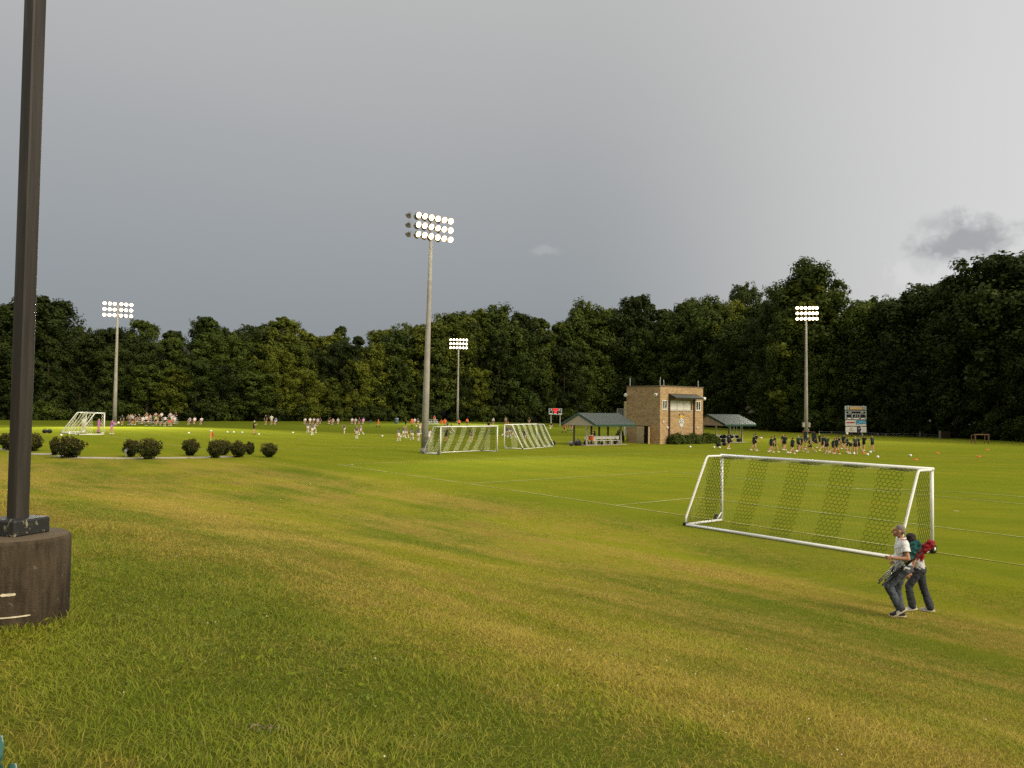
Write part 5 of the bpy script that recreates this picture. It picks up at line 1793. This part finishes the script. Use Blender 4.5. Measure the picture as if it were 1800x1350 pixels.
# face: rotation about z; 0 looks away from the camera, 90 looks left, 180 looks at the camera, -90 looks right
K1, K2, K3, K4 = 'left pitch players in grey shirts', 'green team warming up on the right pitch', 'spectators by the left woods', 'people in orange on the far pitch'
person(173, 761, 'girl_wide', 'purple', 'pink', 'purple', 'blond', -90, 'goalkeeper in purple standing inside the far left goal mouth', 1.72, 'black', group='goalkeepers')
person(196, 763, 'reach', 'purple', 'pink', 'skin', 'dkhair', -80, 'goalkeeper in purple holding out a ball beside the left mast', 1.72, group='goalkeepers')
q = ground_at(196, 763); ball(205, 747, 'white ball held out by the purple goalkeeper near the left mast', 1.18, q + Vector((.72, .1, 0)))
person(146.5, 757, 'stand', 'white', 'silver', 'skin', 'brown', 180, 'person in white standing behind the far left goal net')
person(131, 753, 'stand', 'green', 'jeans', 'skin', 'dkhair', 150, 'person in dark green and blue behind the far left goal frame')
person(446, 763.5, 'fold', 'black', 'black', 'skin', 'white', -75, 'coach in black with a white cap standing by balls on the left pitch', 1.83, 'black')
for px, py, ps, fc, lab in ((541, 760.5, 'girl', 30, 'grey shirted player with white skirt, left of a close pair'), (548.5, 765, 'girl_wide', 60, 'grey shirted player in front of two team mates on the left pitch'), (552.5, 761, 'girl_run', -60, 'player in rose and grey running behind two team mates'),
                            (605, 762, 'girl_run', 170, 'grey shirted player running alone mid pitch'), (627, 771, 'girl_wide', 180, 'grey shirted player with legs apart nearest to us mid pitch'), (634.5, 764.5, 'girl_walk', 110, 'grey and rose shirted player behind the legs apart player'),
                            (701, 775, 'girl', 60, 'leftmost of the grey shirted group beside the middle mast'), (709, 770, 'girl_walk', -80, 'grey shirted player striding in the group left of the mast'), (714, 769.5, 'girl_walk', -100, 'grey shirted player half hidden behind the striding one'),
                            (724, 774, 'girl_walk', 20, 'dark haired grey player alone between group and mast'), (735, 775, 'girl', 0, 'grey shirted player right beside the middle mast'), (887, 767, 'girl_run', -60, 'grey player left of the second striped goal post'),
                            (892, 769, 'girl', 160, 'grey player seen through the striped goal, left of three'), (896, 767.5, 'girl', 200, 'grey player seen through the striped goal, middle of three'), (902, 771, 'girl_walk', 90, 'grey player seen through the striped goal, right of three'),
                            (794, 761, 'girl_run', 60, 'grey player with white skirt seen above the first striped net'), (787, 758, 'girl', 150, 'white skirted player behind the first striped goal post')):
    person(px, py, ps, 'grey' if 'rose' not in lab else 'rose', 'white', 'white', rp.choice(('brown', 'blond', 'dkhair')), fc, lab, rp.uniform(1.62, 1.72), group=K1)
person(738, 760, 'girl', 'rose', 'white', 'white', 'blond', 20, 'pale rose shirted player partly behind the middle mast', 1.68)
person(754, 777, 'girl_run', 'white', 'white', 'white', 'brown', -70, 'player in white running out from behind the middle mast', 1.7)
person(783.5, 777.5, 'hips', 'black', 'black', 'skin', 'brown', 0, 'coach in black seen through the first striped net', 1.8, 'black')
person(828, 776.5, 'girl', 'black', 'black', 'skin', 'dkhair', 10, 'person in black top with bare legs seen through the first striped net', 1.68)
person(922, 778, 'walk', 'navy', 'silver', 'skin', 'dkhair', 170, 'person in dark vest with white sleeves inside the second striped goal', 1.75)
person(713, 753, 'reach', 'black', 'black', 'skin', 'dkhair', -60, 'person in black pointing right behind the grey group', 1.75)
person(859, 757, 'stand', 'black', 'black', 'skin', 'dkhair', 0, 'person in black behind the first striped goal crossbar', 1.75)
person(867, 748, 'stand', 'silver', 'navy', 'skin', 'greyhair', 180, 'spectator in pale shirt above the right end of the first striped goal')
person(889, 746, 'stand', 'tan', 'jeans', 'skin', 'brown', 180, 'distant spectator at the woods above the second striped goal')
person(930, 746, 'stand', 'black', 'tan', 'skin', 'greyhair', 180, 'distant dark spectator at the woods right of the second striped goal')
for px, py, ps, fc, lab in ((664.5, 751.5, 'walk', -80, 'person in orange alone in front of the far woods'), (724, 750, 'stand', 180, 'person in orange behind the grey group left of the mast'), (776, 752, 'walk', 150, 'person in orange left of another above the first striped goal'),
                            (782, 751, 'hips', 180, 'person in orange with hands on hips above the first striped goal'), (807, 752, 'walk2', 20, 'person in orange beside the most distant mast'), (821, 750, 'stand', 0, 'person in orange right of the most distant mast'),
                            (893, 755, 'walk', 90, 'person in orange above the left post of the second striped goal'), (992, 761, 'walk', -90, 'nearer of two people in orange left of the green shelter'), (995.5, 757, 'walk2', -60, 'farther of two people in orange left of the green shelter')):
    person(px, py, ps, 'orange', 'orange' if px < 800 else 'black', 'black', rp.choice(('brown', 'blond', 'dkhair')), fc, lab, 1.72, 'black', group=K4)
person(1004, 759.5, 'stand', 'brown', 'tan', 'black', 'rose', 180, 'person in brown top standing under the left end of the shelter roof', 1.7)
person(969, 754.5, 'sit2', 'black', 'white', 'white', 'white', 150, 'seated person at the left post of the red scoreboard', 1.7, sit=.42)
person(1045, 777, 'hips', 'black', 'black', 'skin', 'dkhair', 60, 'person in black behind the bench of the left shelter', 1.75, 'black')

# spectators on and before the bleachers
for px, py, ps, sh, so, sk, hr, fc, lab in (
        (214.7, 747, 'stand', 'navy', 'black', 'skin', 'greyhair', 200, 'spectator in navy standing just right of the left mast'), (226, 746.5, 'hips', 'tan', 'jeans', 'jeans', 'brown', 170, 'spectator in tan shirt and jeans with elbows out'),
        (230, 745.5, 'stand', 'white', 'black', 'skin', 'blond', 160, 'spectator in white behind the tan shirted one'), (232.5, 747, 'stand', 'silver', 'black', 'skin', 'greyhair', 190, 'spectator in grey between tan shirt and black top'),
        (237.5, 747, 'girl', 'black', 'tan', 'skin', 'blond', 150, 'blond spectator in black top left of the bleachers'), (257, 748, 'girl_wide', 'white', 'black', 'black', 'blond', 180, 'spectator in wide white shirt and black trousers before the bleachers'),
        (273.5, 748, 'girl', 'lime', 'black', 'skin', 'brown', 20, 'spectator in lime shirt and black shorts before the bleachers'), (281.5, 748, 'girl', 'black', 'black', 'skin', 'dkhair', 10, 'spectator in black with bare legs before the bleachers'),
        (289.5, 749, 'girl_wide', 'white', 'black', 'skin', 'brown', 0, 'spectator in white shirt and black shorts before the bleachers'), (297.5, 749, 'girl', 'dkgreen', 'orange', 'skin', 'dkhair', 40, 'spectator in green top and orange shorts before the bleachers'),
        (269, 748, 'stand', 'green', 'green', 'green', 'dkhair', 180, 'spectator all in green standing before the bleachers'), (301, 748, 'stand', 'white', 'rose', 'skin', 'blond', 160, 'spectator in white beside the orange shorts')):
    person(px, py, ps, sh, so, sk, hr, fc, lab, rp.uniform(1.65, 1.82), group=K3)
for i, (f_, row, sh, so, hr, lab) in enumerate(((.04, 1, 'navy', 'jeans', 'white', 'seated spectator in navy with white cap on the left end of the bleachers'), (.11, 0, 'white', 'silver', 'blond', 'seated spectator in white low on the left of the bleachers'), (.24, 2, 'tan', 'tan', 'blond', 'seated spectator in tan high on the bleachers'),
                                                (.30, 1, 'rose', 'jeans', 'brown', 'seated spectator in rose mid bleachers'), (.46, 2, 'rose', 'black', 'brown', 'seated brown haired spectator high mid bleachers'), (.60, 2, 'white', 'navy', 'brown', 'seated spectator in white high on the bleachers right of middle'),
                                                (.52, 1, 'olive', 'black', 'dkhair', 'seated spectator in olive mid bleachers'), (.82, 2, 'silver', 'jeans', 'brown', 'seated spectator in silver high on the right of the bleachers'), (.87, 1, 'silver', 'white', 'greyhair', 'seated spectator in grey and white on the right of the bleachers'),
                                                (.96, 2, 'black', 'black', 'greyhair', 'seated spectator in black at the right end of the bleachers'), (.90, 0, 'white', 'white', 'brown', 'seated spectator in white low at the right end of the bleachers'))):
    pp = bp + BAL * BLEN * f_ + BBK * (row * .7); pp.z = bp.z
    person(0, 0, ('sit', 'sit2')[i % 2], sh, so, 'skin', hr, 180 + rp.uniform(-15, 15), lab, 1.72, group=K3, at=pp, sit=.47 + row * .35)
pp = cp + (cq - cp) * .5 + Vector((0, 1.3, 0))
person(0, 0, 'sit', 'red', 'white', 'skin', 'white', 180, 'seated spectator in red with white cap beside the middle mast', 1.75, at=Vector((pp.x, pp.y, cp.z)), sit=1.1)

# camp chairs along the far side, each with its sitter
mat('chair_fabric', (.05, .055, .07), .85, .2); mat('chair_frame', (.10, .10, .11), .5, .2)
ch0 = empty('camp_chair', (0, 0, -50))
MB().box((0, 0, .42), (.52, .48, .03)).build('seat', 'chair_fabric', ch0)
MB().box((0, -.25, .70), (.52, .03, .52), axes=((1, 0, 0), (0, 1, .2), (0, -.2, 1))).build('backrest', 'chair_fabric', ch0)
for s in (-1, 1):
    for t in (-1, 1): MB().tube([(s * .27, t * .24, 0), (s * .25, -t * .22, .45)], .014, 5).build('leg', 'chair_frame', ch0)
    MB().box((s * .29, 0, .62), (.06, .46, .02)).build('armrest', 'chair_fabric', ch0)
first = True
for px, py, ps, sh, so, hr, fc, lab in ((334, 747, 'sit', 'silver', 'jeans', 'dkhair', 170, 'in silver shirt, left of three right of the bleachers'), (342, 746.5, 'sit2', 'white', 'red', 'brown', 190, 'in white and red, middle of three right of the bleachers'), (354.5, 747, 'sit', 'white', 'jeans', 'brown', 180, 'in white and jeans, right of three by the bleachers'),
                                        (484.5, 747, 'sit2', 'blue', 'white', 'brown', 180, 'in blue beside a standing person in white'), (536.5, 746.5, 'sit', 'white', 'black', 'brown', 180, 'in white, first of five behind the close grey pair'), (545, 746, 'sit2', 'white', 'silver', 'blond', 190, 'in white, second of five behind the close grey pair'),
                                        (552, 746, 'sit', 'white', 'black', 'dkhair', 170, 'in white, third of five behind the close grey pair'), (558.5, 746.5, 'sit2', 'silver', 'white', 'brown', 180, 'in silver, fourth of five behind the close grey pair'), (563, 746, 'sit', 'black', 'black', 'brown', 180, 'in black, last of five behind the close grey pair'),
                                        (579, 746, 'sit2', 'black', 'silver', 'brown', 180, 'in black, left of three mid field'), (585.5, 747, 'sit', 'rose', 'silver', 'brown', 170, 'in rose, middle of three mid field'), (594, 746.5, 'sit2', 'silver', 'silver', 'blond', 190, 'in silver, right of three mid field'),
                                        (619, 746, 'sit', 'white', 'black', 'brown', 180, 'in white, first of four mid field'), (625, 746.5, 'sit2', 'silver', 'navy', 'brown', 175, 'in silver, second of four mid field'), (631.5, 746, 'sit', 'black', 'navy', 'greyhair', 185, 'in black, third of four mid field'),
                                        (638.5, 746, 'sit2', 'pink', 'rose', 'greyhair', 180, 'in pink, last of four mid field'), (650.5, 746.5, None, None, None, None, 180, ''), (729, 746.5, 'sit', 'white', 'black', 'white', 180, 'in white with cap left of the middle mast'), (734.5, 746.5, 'sit2', 'navy', 'white', 'greyhair', 190, 'in navy just left of the middle mast')):
    p = ground_at(px, py)
    c = ch0 if first else copy_tree(ch0)
    first = False
    c.location = p; c.rotation_euler[2] = R(fc)
    tag(c, ('camp chair under the sitter ' + lab) if ps else 'empty dark camp chair near the far trash can', 'camp chair', 'camp chairs along the far side')
    if ps: person(px, py, ps, sh, so, 'skin', hr, fc, 'seated spectator ' + lab, 1.7, group='spectators in camp chairs', at=p, sit=.44)
person(467, 746, 'stand', 'black', 'black', 'skin', 'white', 180, 'standing spectator in black with white cap right of the coach', 1.8)
person(477, 746, 'hips', 'white', 'white', 'skin', 'greyhair', 180, 'standing spectator all in white right of the coach', 1.8)

# green team on the right pitch
for px, py, ps, fc, hr, lab in (
        (1281, 790, 'walk', -50, 'brown', 'green player walking before the bags of the right shelter'), (1325, 792.5, 'walk', -90, 'dkhair', 'green player left of the one holding a ball'), (1328, 791, 'reach', -80, 'dkhair', 'green player holding a ball in front of the right shelter'),
        (1355.5, 795.5, 'walk', -80, 'brown', 'left of two green players close together left of the mast'), (1361.5, 795, 'walk2', -90, 'dkhair', 'right of two green players close together left of the mast'), (1377, 791, 'girl', 160, 'blond', 'tall green player behind another left of the mast'),
        (1379.5, 792, 'walk', -60, 'brown', 'green player before a taller one left of the mast'), (1393, 798, 'girl_walk', -70, 'dkhair', 'green player nearest to us left of the mast'), (1403, 794, 'stand', -60, 'greyhair', 'grey haired person in green beside the mast foot'),
        (1408, 794, 'walk', -80, 'dkhair', 'dark haired green player striding before the mast'), (1414.5, 790, 'bend', -90, 'brown', 'green player bending forward before the mast'), (1424.5, 796, 'run', 60, 'brown', 'green player with bent knee right of the mast'),
        (1441, 787.5, 'walk', 80, 'blond', 'blond green player standing back right of the mast'), (1447, 794, 'walk2', -60, 'brown', 'green player at the left of the tight group'), (1453, 798, 'stand', 170, 'dkhair', 'broad green player facing us in the tight group'),
        (1464.5, 797, 'run', -80, 'brown', 'green player leaning right inside the tight group'), (1470.5, 798.5, 'walk', -90, 'brown', 'green player with red socks inside the tight group'), (1477, 791, 'run', 70, 'dkhair', 'green player with outstretched leg in the tight group'),
        (1482.5, 790, 'walk', -70, 'dkhair', 'green player at the back right of the tight group'), (1489, 795.5, 'fold', -100, 'brown', 'green player under the flying ball'), (1495.5, 798, 'bend', 90, 'dkhair', 'green player crouching under the scoreboard'),
        (1503.5, 798, 'stand', 10, 'blond', 'green player with pale number seen from behind'), (1510, 796, 'walk', 70, 'brown', 'green player half hidden behind the numbered one'), (1518.5, 792.5, 'reach', -60, 'dkhair', 'coach in black beside the green team'),
        (1533.5, 794, 'fold', 30, 'brown', 'last green player standing apart at the right')):
    blk = 'coach' in lab
    person(px, py, ps, 'black' if blk else ('green' if 'grey haired' in lab else 'dkgreen'), 'black', 'red' if 'red socks' in lab else ('skin' if px % 3 else 'skin3'), hr, fc, lab, rp.uniform(1.70, 1.84), 'white' if px % 2 else 'rose', group=K2)
q = ground_at(1328, 791)
ball(1334, 776, 'white ball held by the green player in front of the right shelter', 1.15, q + Vector((.62, .05, 0)))

# ---------------------------------------------------------------- the couple walking past with folded chairs
mat('skin_man', (.40, .205, .125), .55, .08, 12); mat('skin_woman', (.42, .22, .135), .55, .08, 12)
mat('hair_grey', (.20, .17, .145), .8, .3, 40, bump=.4, bscale=120); mat('hair_dark', (.014, .008, .007), .6, .3, 40, bump=.4, bscale=120)
mat('sneaker', (.016, .018, .026), .6, .15); mat('sneaker_white', (.62, .60, .56), .6, .08); mat('sole', (.55, .46, .32), .7, .1)
mat('eye_dark', (.02, .015, .012), .2, .1)


def cloth(name, base, var, bumps, sc_=9):
    k = NT(new_mat(name)); v = k.obj()
    f = k.noise(k.mapping(v, scale=(1, 1, .5)), sc_, 5, .6)
    c = k.mix(k.smooth(f, .3, .72), tuple(c * (1 - var) for c in base), tuple(min(1, c * (1 + var)) for c in base))
    hg = k.math('ADD', k.noise(k.mapping(v, scale=(1, 1, .35)), 14, 4, .6), k.math('MULTIPLY', k.noise(v, 240, 2), .15))
    MATS[name] = k.out(k.bsdf(c, .9, k.bump(hg, bumps, .05), spec=.1))


cloth('shirt_white', (.76, .76, .78), .08, .55); cloth('shirt_grey', (.52, .52, .54), .08, .5)
cloth('jeans_blue', (.085, .098, .122), .45, .7, 6); cloth('trouser_dark', (.050, .055, .066), .3, .6, 6)


def cut(me, planes):
    """keeps what lies on the positive side of every (point, normal)"""
    bm = bmesh.new(); bm.from_mesh(me)
    for p, n_ in planes:
        bmesh.ops.bisect_plane(bm, geom=bm.verts[:] + bm.edges[:] + bm.faces[:], plane_co=p, plane_no=n_, clear_inner=True)
    bm.to_mesh(me); bm.free()
    return me


def wrinkle(me, amp, fz=30, fy=17):
    n = len(me.vertices); c = np.zeros(n * 3); me.vertices.foreach_get('co', c); c = c.reshape(-1, 3)
    nr_ = np.zeros(n * 3); me.vertices.foreach_get('normal', nr_); nr_ = nr_.reshape(-1, 3)
    w = (vnoise(c[:, 2] * fz + c[:, 0] * 9 + 50, c[:, 1] * fy + 40) - .5) + .6 * (vnoise(c[:, 2] * fz * 2.2 + c[:, 1] * 15 + 50, c[:, 0] * fy * 2 + 20) - .5)
    c = c + nr_ * (w * amp)[:, None]
    me.vertices.foreach_set('co', c.ravel()); me.update()
    return me


def hand_prims(wr, fd, palm_side, k=1.0, curl=35):
    """palm, four unequal bent fingers and a thumb leaving the side of the palm"""
    fd = fd.normalized(); side = palm_side.cross(fd).normalized(); pl = fd.cross(side).normalized() * (1 if fd.cross(side).dot(palm_side) > 0 else -1)
    P = []
    a = wr + fd * .012
    for s in (-.025, -.008, .010, .026): P.append(('c', a + side * s * .7, a + fd * .085 + side * s, .014, .013, None))
    for s, L in ((-.030, .062), (-.010, .074), (.010, .080), (.030, .070)):
        b = a + fd * .088 + side * s
        d = fd; rad = .0092
        for i, seg in enumerate((.45, .32, .23)):
            ang = R(curl * (.7 if i == 0 else 1.0))
            d = (d * math.cos(ang) + pl * math.sin(ang)).normalized()
            e = b + d * L * seg
            P.append(('c', b, e, rad, rad * .92, None)); b, rad = e, rad * .92
    t0 = a + fd * .02 + side * .030
    t1 = t0 + (side * .72 + fd * .5 + pl * .45).normalized() * .042
    t2 = t1 + (side * .15 + fd * .8 + pl * .55).normalized() * .034
    P += [('c', t0, t1, .0125, .0105, None), ('c', t1, t2, .0105, .0085, None)]
    return P


def head_prims(J, turn=0.0):
    h = J['head']; k = J['k']; P = []
    q = Matrix.Rotation(turn, 3, 'Z')
    o = lambda x, y, z: h + q @ (Vector((x, y, z)) * k)
    ax = [q @ Vector(v) for v in ((1, 0, 0), (0, 1, 0), (0, 0, 1))]
    P.append(('b', o(0, -.012, .025), (.074 * k, .093 * k, .090 * k), None, None, None, ax))
    P.append(('b', o(0, .022, -.03), (.062 * k, .070 * k, .085 * k), None, None, None, ax))
    P.append(('c', o(0, .080, -.085), o(0, .070, -.085), .026 * k, .030 * k, None))             # chin
    P.append(('c', o(0, .092, .010), o(0, .112, -.028), .011 * k, .016 * k, None))              # nose
    P.append(('c', o(-.032, .083, .026), o(.032, .083, .026), .012 * k, .012 * k, None))        # brow
    P.append(('c', o(-.020, .090, -.058), o(.020, .090, -.058), .009 * k, .009 * k, None))      # lips
    for s in (-1, 1):
        P.append(('b', o(s * .076, -.008, -.012), (.012 * k, .022 * k, .034 * k), None, None, None, ax))
        P.append(('b', o(s * .045, .066, -.03), (.026 * k, .026 * k, .026 * k), None, None, None, ax))
    return P, o


def person_near(name, at, rz, label, J, fat, mats_, sleeve, hem, legs_wide, female, turn, hair_fn, hands, shoe):
    o = tag(empty(name, at, rz), label, 'person')
    k = J['k']
    bp_ = [p for p in body_prims(J, female, fat, hands=False) if p[0] == 'c' and p[5][0][1] != 'shoe']
    # ankles and feet slimmer inside the shoes
    hp, ho = head_prims(J, turn)
    for n_ in 'LR':
        bp_ += hand_prims(J['wr' + n_], J['fd' + n_], hands[n_], k, hands.get('curl' + n_, 40))
    body = prim_mesh(bp_ + hp, .0085, 'body', 2)
    body.materials.append(MATS[mats_['skin']])
    link('body', body, o)
    for s in (-1, 1):
        MB().ball(ho(s * .031, .0875, .006), .0075 * k, 8, 6).build('eye', 'eye_dark', o, True)
    # shirt
    X_ = Vector((1, 0, 0)) * k
    sp = [p for p in body_prims(J, female, fat) if p[0] == 'c'][:7]
    belly = J['waist'] + Vector((0, .05, -.02)) * k
    sp.append(('c', belly - X_ * .04, belly + X_ * .04, .092 * fat * k, .092 * fat * k, None))
    for n_ in 'LR': sp.append(('c', J['sh' + n_], J['sh' + n_].lerp(J['el' + n_], sleeve), .060 * k, .066 * k, None))
    sm = prim_mesh([(p[0], p[1], p[2], p[3], p[4]) for p in sp], .013, 'shirt', 3, .016)
    up_ = (J['neck'] - J['pelvis']).normalized()
    planes = [(J['pelvis'] + up_ * hem * k, up_), (J['neck'] + up_ * .012 * k, -up_)]
    cut(sm, planes)
    for n_ in 'LR':
        e = J['sh' + n_].lerp(J['el' + n_], sleeve * .98); dv = (J['sh' + n_] - J['el' + n_]).normalized()
        # cut only the sleeve end: faces beyond the cuff plane and close to the arm axis
        bm = bmesh.new(); bm.from_mesh(sm)
        gone = [f for f in bm.faces if (f.calc_center_median() - e).dot(dv) < 0 and (f.calc_center_median() - e).length < .13 * k and ((f.calc_center_median() - e) - dv * (f.calc_center_median() - e).dot(dv)).length < .085 * k and abs(f.calc_center_median().x) > .17 * k]
        bmesh.ops.delete(bm, geom=gone, context='FACES'); bm.to_mesh(sm); bm.free()
    wrinkle(sm, .016); sm.materials.append(MATS[mats_['shirt']])
    sm.polygons.foreach_set('use_smooth', [True] * len(sm.polygons))
    sh_ = link('shirt', sm, o)
    md = sh_.modifiers.new('thick', 'SOLIDIFY'); md.thickness = .005
    # collar
    nk = J['neck'] + up_ * .012 * k
    cm_ = MB(); pts = []
    for i in range(13):
        a = 2 * math.pi * i / 12
        pts.append(nk + Vector((math.cos(a) * .066, math.sin(a) * .070, .012 * math.cos(a + 1.57))) * k)
    cm_.tube(pts, .014 * k, 6).build('collar', mats_['shirt'], sh_, True)
    # trousers
    tp = []
    for s in (-1, 1): tp.append(('c', J['pelvis'] + X_ * s * .065 + up_ * .05 * k, J['pelvis'] + X_ * s * .075 - up_ * .03 * k, .108 * fat * k, .105 * fat * k))
    tp.append(('c', J['pelvis'] + Vector((-.07, -.045, -.02)) * k, J['pelvis'] + Vector((.07, -.045, -.02)) * k, .09 * fat * k, .09 * fat * k))
    for n_ in 'LR':
        hem_p = J['knee' + n_].lerp(J['ankle' + n_], 1.0)
        tp.append(('c', J['hip' + n_], J['knee' + n_], .096 * fat * k, .074 * k))
        tp.append(('c', J['knee' + n_], hem_p, .074 * k, legs_wide * k))
    tm_ = wrinkle(prim_mesh(tp, .013, 'trousers', 3, .004), .014, 22, 18)
    tm_.materials.append(MATS[mats_['trousers']])
    link('trousers', tm_, o)
    # shoes
    for n_ in 'LR':
        hl, te = J['heel' + n_], J['toe' + n_]
        d = (te - hl).normalized(); s_ = d.cross(Vector((0, 0, 1))).normalized(); u_ = s_.cross(d)
        sp_ = [('c', hl + d * .01 + u_ * .012, te - d * .01 + u_ * .002, .043 * k, .036 * k), ('c', hl + u_ * .055 * k, hl + d * .07 * k + u_ * .04 * k, .036 * k, .036 * k), ('c', te - d * .03 - s_ * .014, te - d * .03 + s_ * .014, .033 * k, .033 * k)]
        sm_ = prim_mesh(sp_, .011, 'shoe', 3); sm_.materials.append(MATS[shoe])
        so_ = link('shoe', sm_, o)
        sl = MB()
        out_ = []
        for i in range(16):
            a = 2 * math.pi * i / 16
            out_.append(hl.lerp(te, .5) + d * math.cos(a) * ((te - hl).length / 2 + .045 * k) + s_ * math.sin(a) * .046 * k - u_ * .036 * k)
        sl.poly_prism(out_, u_ * .022 * k).build('sole', 'sole' if shoe == 'sneaker' else 'sneaker_white', so_)
        if shoe == 'sneaker':
            for i in range(3):
                for sg in (-1, 1):
                    c_ = hl.lerp(te, .42 + .12 * i) + s_ * sg * .043 * k
                    MB().box(c_ + u_ * .008, (.016, .008, .06), axes=(d, s_, u_ - d * .5)).build('stripe', 'sneaker_white', so_)
    hm = hair_fn(J, ho)
    hm.materials.append(MATS[mats_['hair']]); link('hair', hm, o)
    return o


def ground_px(px, depth):
    x = ((px - 900) / FPX) * depth
    return Vector((x, depth, gz(x, depth)))


# man: facing left, legs passing, near forearm raised to hold the chair strap
JM = skeleton(lean=4, thigh=(40, 14), knee=(66, 24), arm=(-10, -24), abd=(24, 6), elbow=(100, 16), h=1.87, ankle=(-32, -4), elbow_in=(10, 10), head=6)
mp_ = ground_at(1589, 1088)
MAN_RZ = R(74)


def man_hair(J, o):
    pr = [('b', o(0, -.022, .040), (.079, .094, .088), None, None, None), ('b', o(0, -.055, -.005), (.070, .060, .070), None, None, None)]
    me = prim_mesh(pr, .010, 'hair', 2)
    cut(me, [(o(0, .055, .055), Vector((0, -.55, .62)).normalized())])
    return me


man = person_near('person', mp_, MAN_RZ, 'grey haired man in white polo and jeans carrying folded chairs up the bank', JM, 1.12, dict(skin='skin_man', shirt='shirt_white', trousers='jeans_blue', hair='hair_grey'), .62, -.02, .075, False, R(-14), man_hair,
                  dict(L=Vector((1, 0, 0)), R=Vector((-1, 0, 0)), curlL=62, curlR=50), 'sneaker')

JW = skeleton(lean=10, thigh=(30, -12), knee=(40, 6), arm=(6, 24), abd=(9, 10), elbow=(14, 40), h=1.67, female=True, ankle=(-14, -4), head=22)
wp_ = ground_at(1616, 1075)


def woman_hair(J, o):
    pr = [('b', o(0, -.020, .038), (.090, .105, .096), None, None, None), ('b', o(0, -.055, -.025), (.086, .070, .088), None, None, None), ('c', o(-.07, -.01, -.02), o(-.062, -.03, -.10), .030, .022, None), ('c', o(.07, -.01, -.02), o(.062, -.03, -.10), .030, .022, None)]
    me = prim_mesh(pr, .011, 'hair', 2)
    wrinkle(me, .02, 40, 40)
    cut(me, [(o(0, .058, .0), Vector((0, -.75, .40)).normalized())])
    return me


woman = person_near('person', wp_, R(66), 'dark haired woman in pale grey shirt and dark trousers walking beside the man', JW, 1.10, dict(skin='skin_woman', shirt='shirt_grey', trousers='trouser_dark', hair='hair_dark'), .52, .0, .082, True, R(-6), woman_hair,
                    dict(L=Vector((1, 0, 0)), R=Vector((-1, 0, 0)), curlL=34, curlR=34), 'sneaker_white')


# ---------------------------------------------------------------- folded camp chairs hanging at the man's side
mat('fabric_teal', (.014, .085, .080), .8, .25, 8, bump=.5, bscale=22); mat('fabric_red', (.26, .012, .018), .8, .25, 8, bump=.5, bscale=22)
mat('tube_silver', (.38, .39, .40), .35, .15, 5, metallic=.6); mat('tube_black', (.02, .02, .022), .5, .2); mat('mesh_pale', (.50, .52, .50), .8, .1)


def folded_chair(label, fab, pts_fab, tubes, tube_m, feet, extras=()):
    c = tag(empty('folded_camp_chair', mp_ + Vector((0, 0, .08)), MAN_RZ), label, 'camp chair')
    pr = [('c', Vector(a), Vector(b), r0, r1) for a, b, r0, r1 in pts_fab]
    fm = wrinkle(prim_mesh(pr, .012, 'fabric', 2), .045, 18, 16); fm.materials.append(MATS[fab])
    link('fabric', fm, c)
    for a, b, r in tubes: MB().tube([Vector(a), Vector(b)], r, 8).build('leg', tube_m, c, True)
    for a in feet: MB().ball(Vector(a), (.020, .020, .022), 8, 6).build('foot_cap', 'tube_black', c, True)
    for a, b, r, m_ in extras: MB().tube([Vector(a), Vector(b)], r, 8).build('arm_rest' if m_ != 'tube_black' else 'strap', m_, c, True)
    return c


lx = -.225                                                                   # at his left side, nearest to the camera
folded_chair('folded teal camp chair with silver legs slung under the man\'s arm', 'fabric_teal',
             [((lx, -.20, 1.43), (lx - .02, -.06, 1.16), .070, .078), ((lx + .03, -.13, 1.40), (lx + .02, -.02, 1.22), .065, .055), ((lx - .03, -.23, 1.36), (lx - .04, -.12, 1.20), .055, .05)],
             [((lx - .05, -.02, 1.22), (lx - .03, .49, .64), .0125), ((lx - .02, .0, 1.20), (lx + .0, .42, .60), .0125), ((lx + .03, .03, 1.20), (lx + .03, .47, .68), .0125), ((lx + .0, -.05, 1.28), (lx + .05, .38, .66), .0125)],
             'tube_silver', [(lx - .03, .49, .64), (lx, .42, .60), (lx + .03, .47, .68)],
             [((lx - .05, .06, 1.14), (lx - .05, .10, 1.02), .032, 'mesh_pale'), ((lx - .05, .03, 1.02), (lx - .05, .07, .92), .030, 'mesh_pale'), ((lx - .06, .22, .98), (lx - .06, .27, .88), .018, 'tube_black')])
folded_chair('folded red camp chair with dark tubes across the man\'s back', 'fabric_red',
             [((lx - .02, -.41, 1.46), (lx - .03, -.14, 1.17), .080, .060), ((lx + .02, -.40, 1.40), (lx + .02, -.20, 1.22), .065, .05), ((lx - .05, -.29, 1.20), (lx - .05, -.25, 1.13), .045, .035)],
             [((lx - .08, -.30, 1.32), (lx - .07, .12, .92), .0135), ((lx - .04, -.22, 1.24), (lx - .05, .33, .66), .0125), ((lx + .0, -.20, 1.22), (lx + .02, .36, .70), .0125)],
             'tube_black', [(lx - .07, .12, .92), (lx - .05, .33, .66), (lx + .02, .36, .70)],
             [((lx - .07, .05, 1.0), (lx - .06, .10, .90), .020, 'tube_black')])
# strap of the chair bag from shoulder to hand
print('MESHES', len(bpy.data.objects))
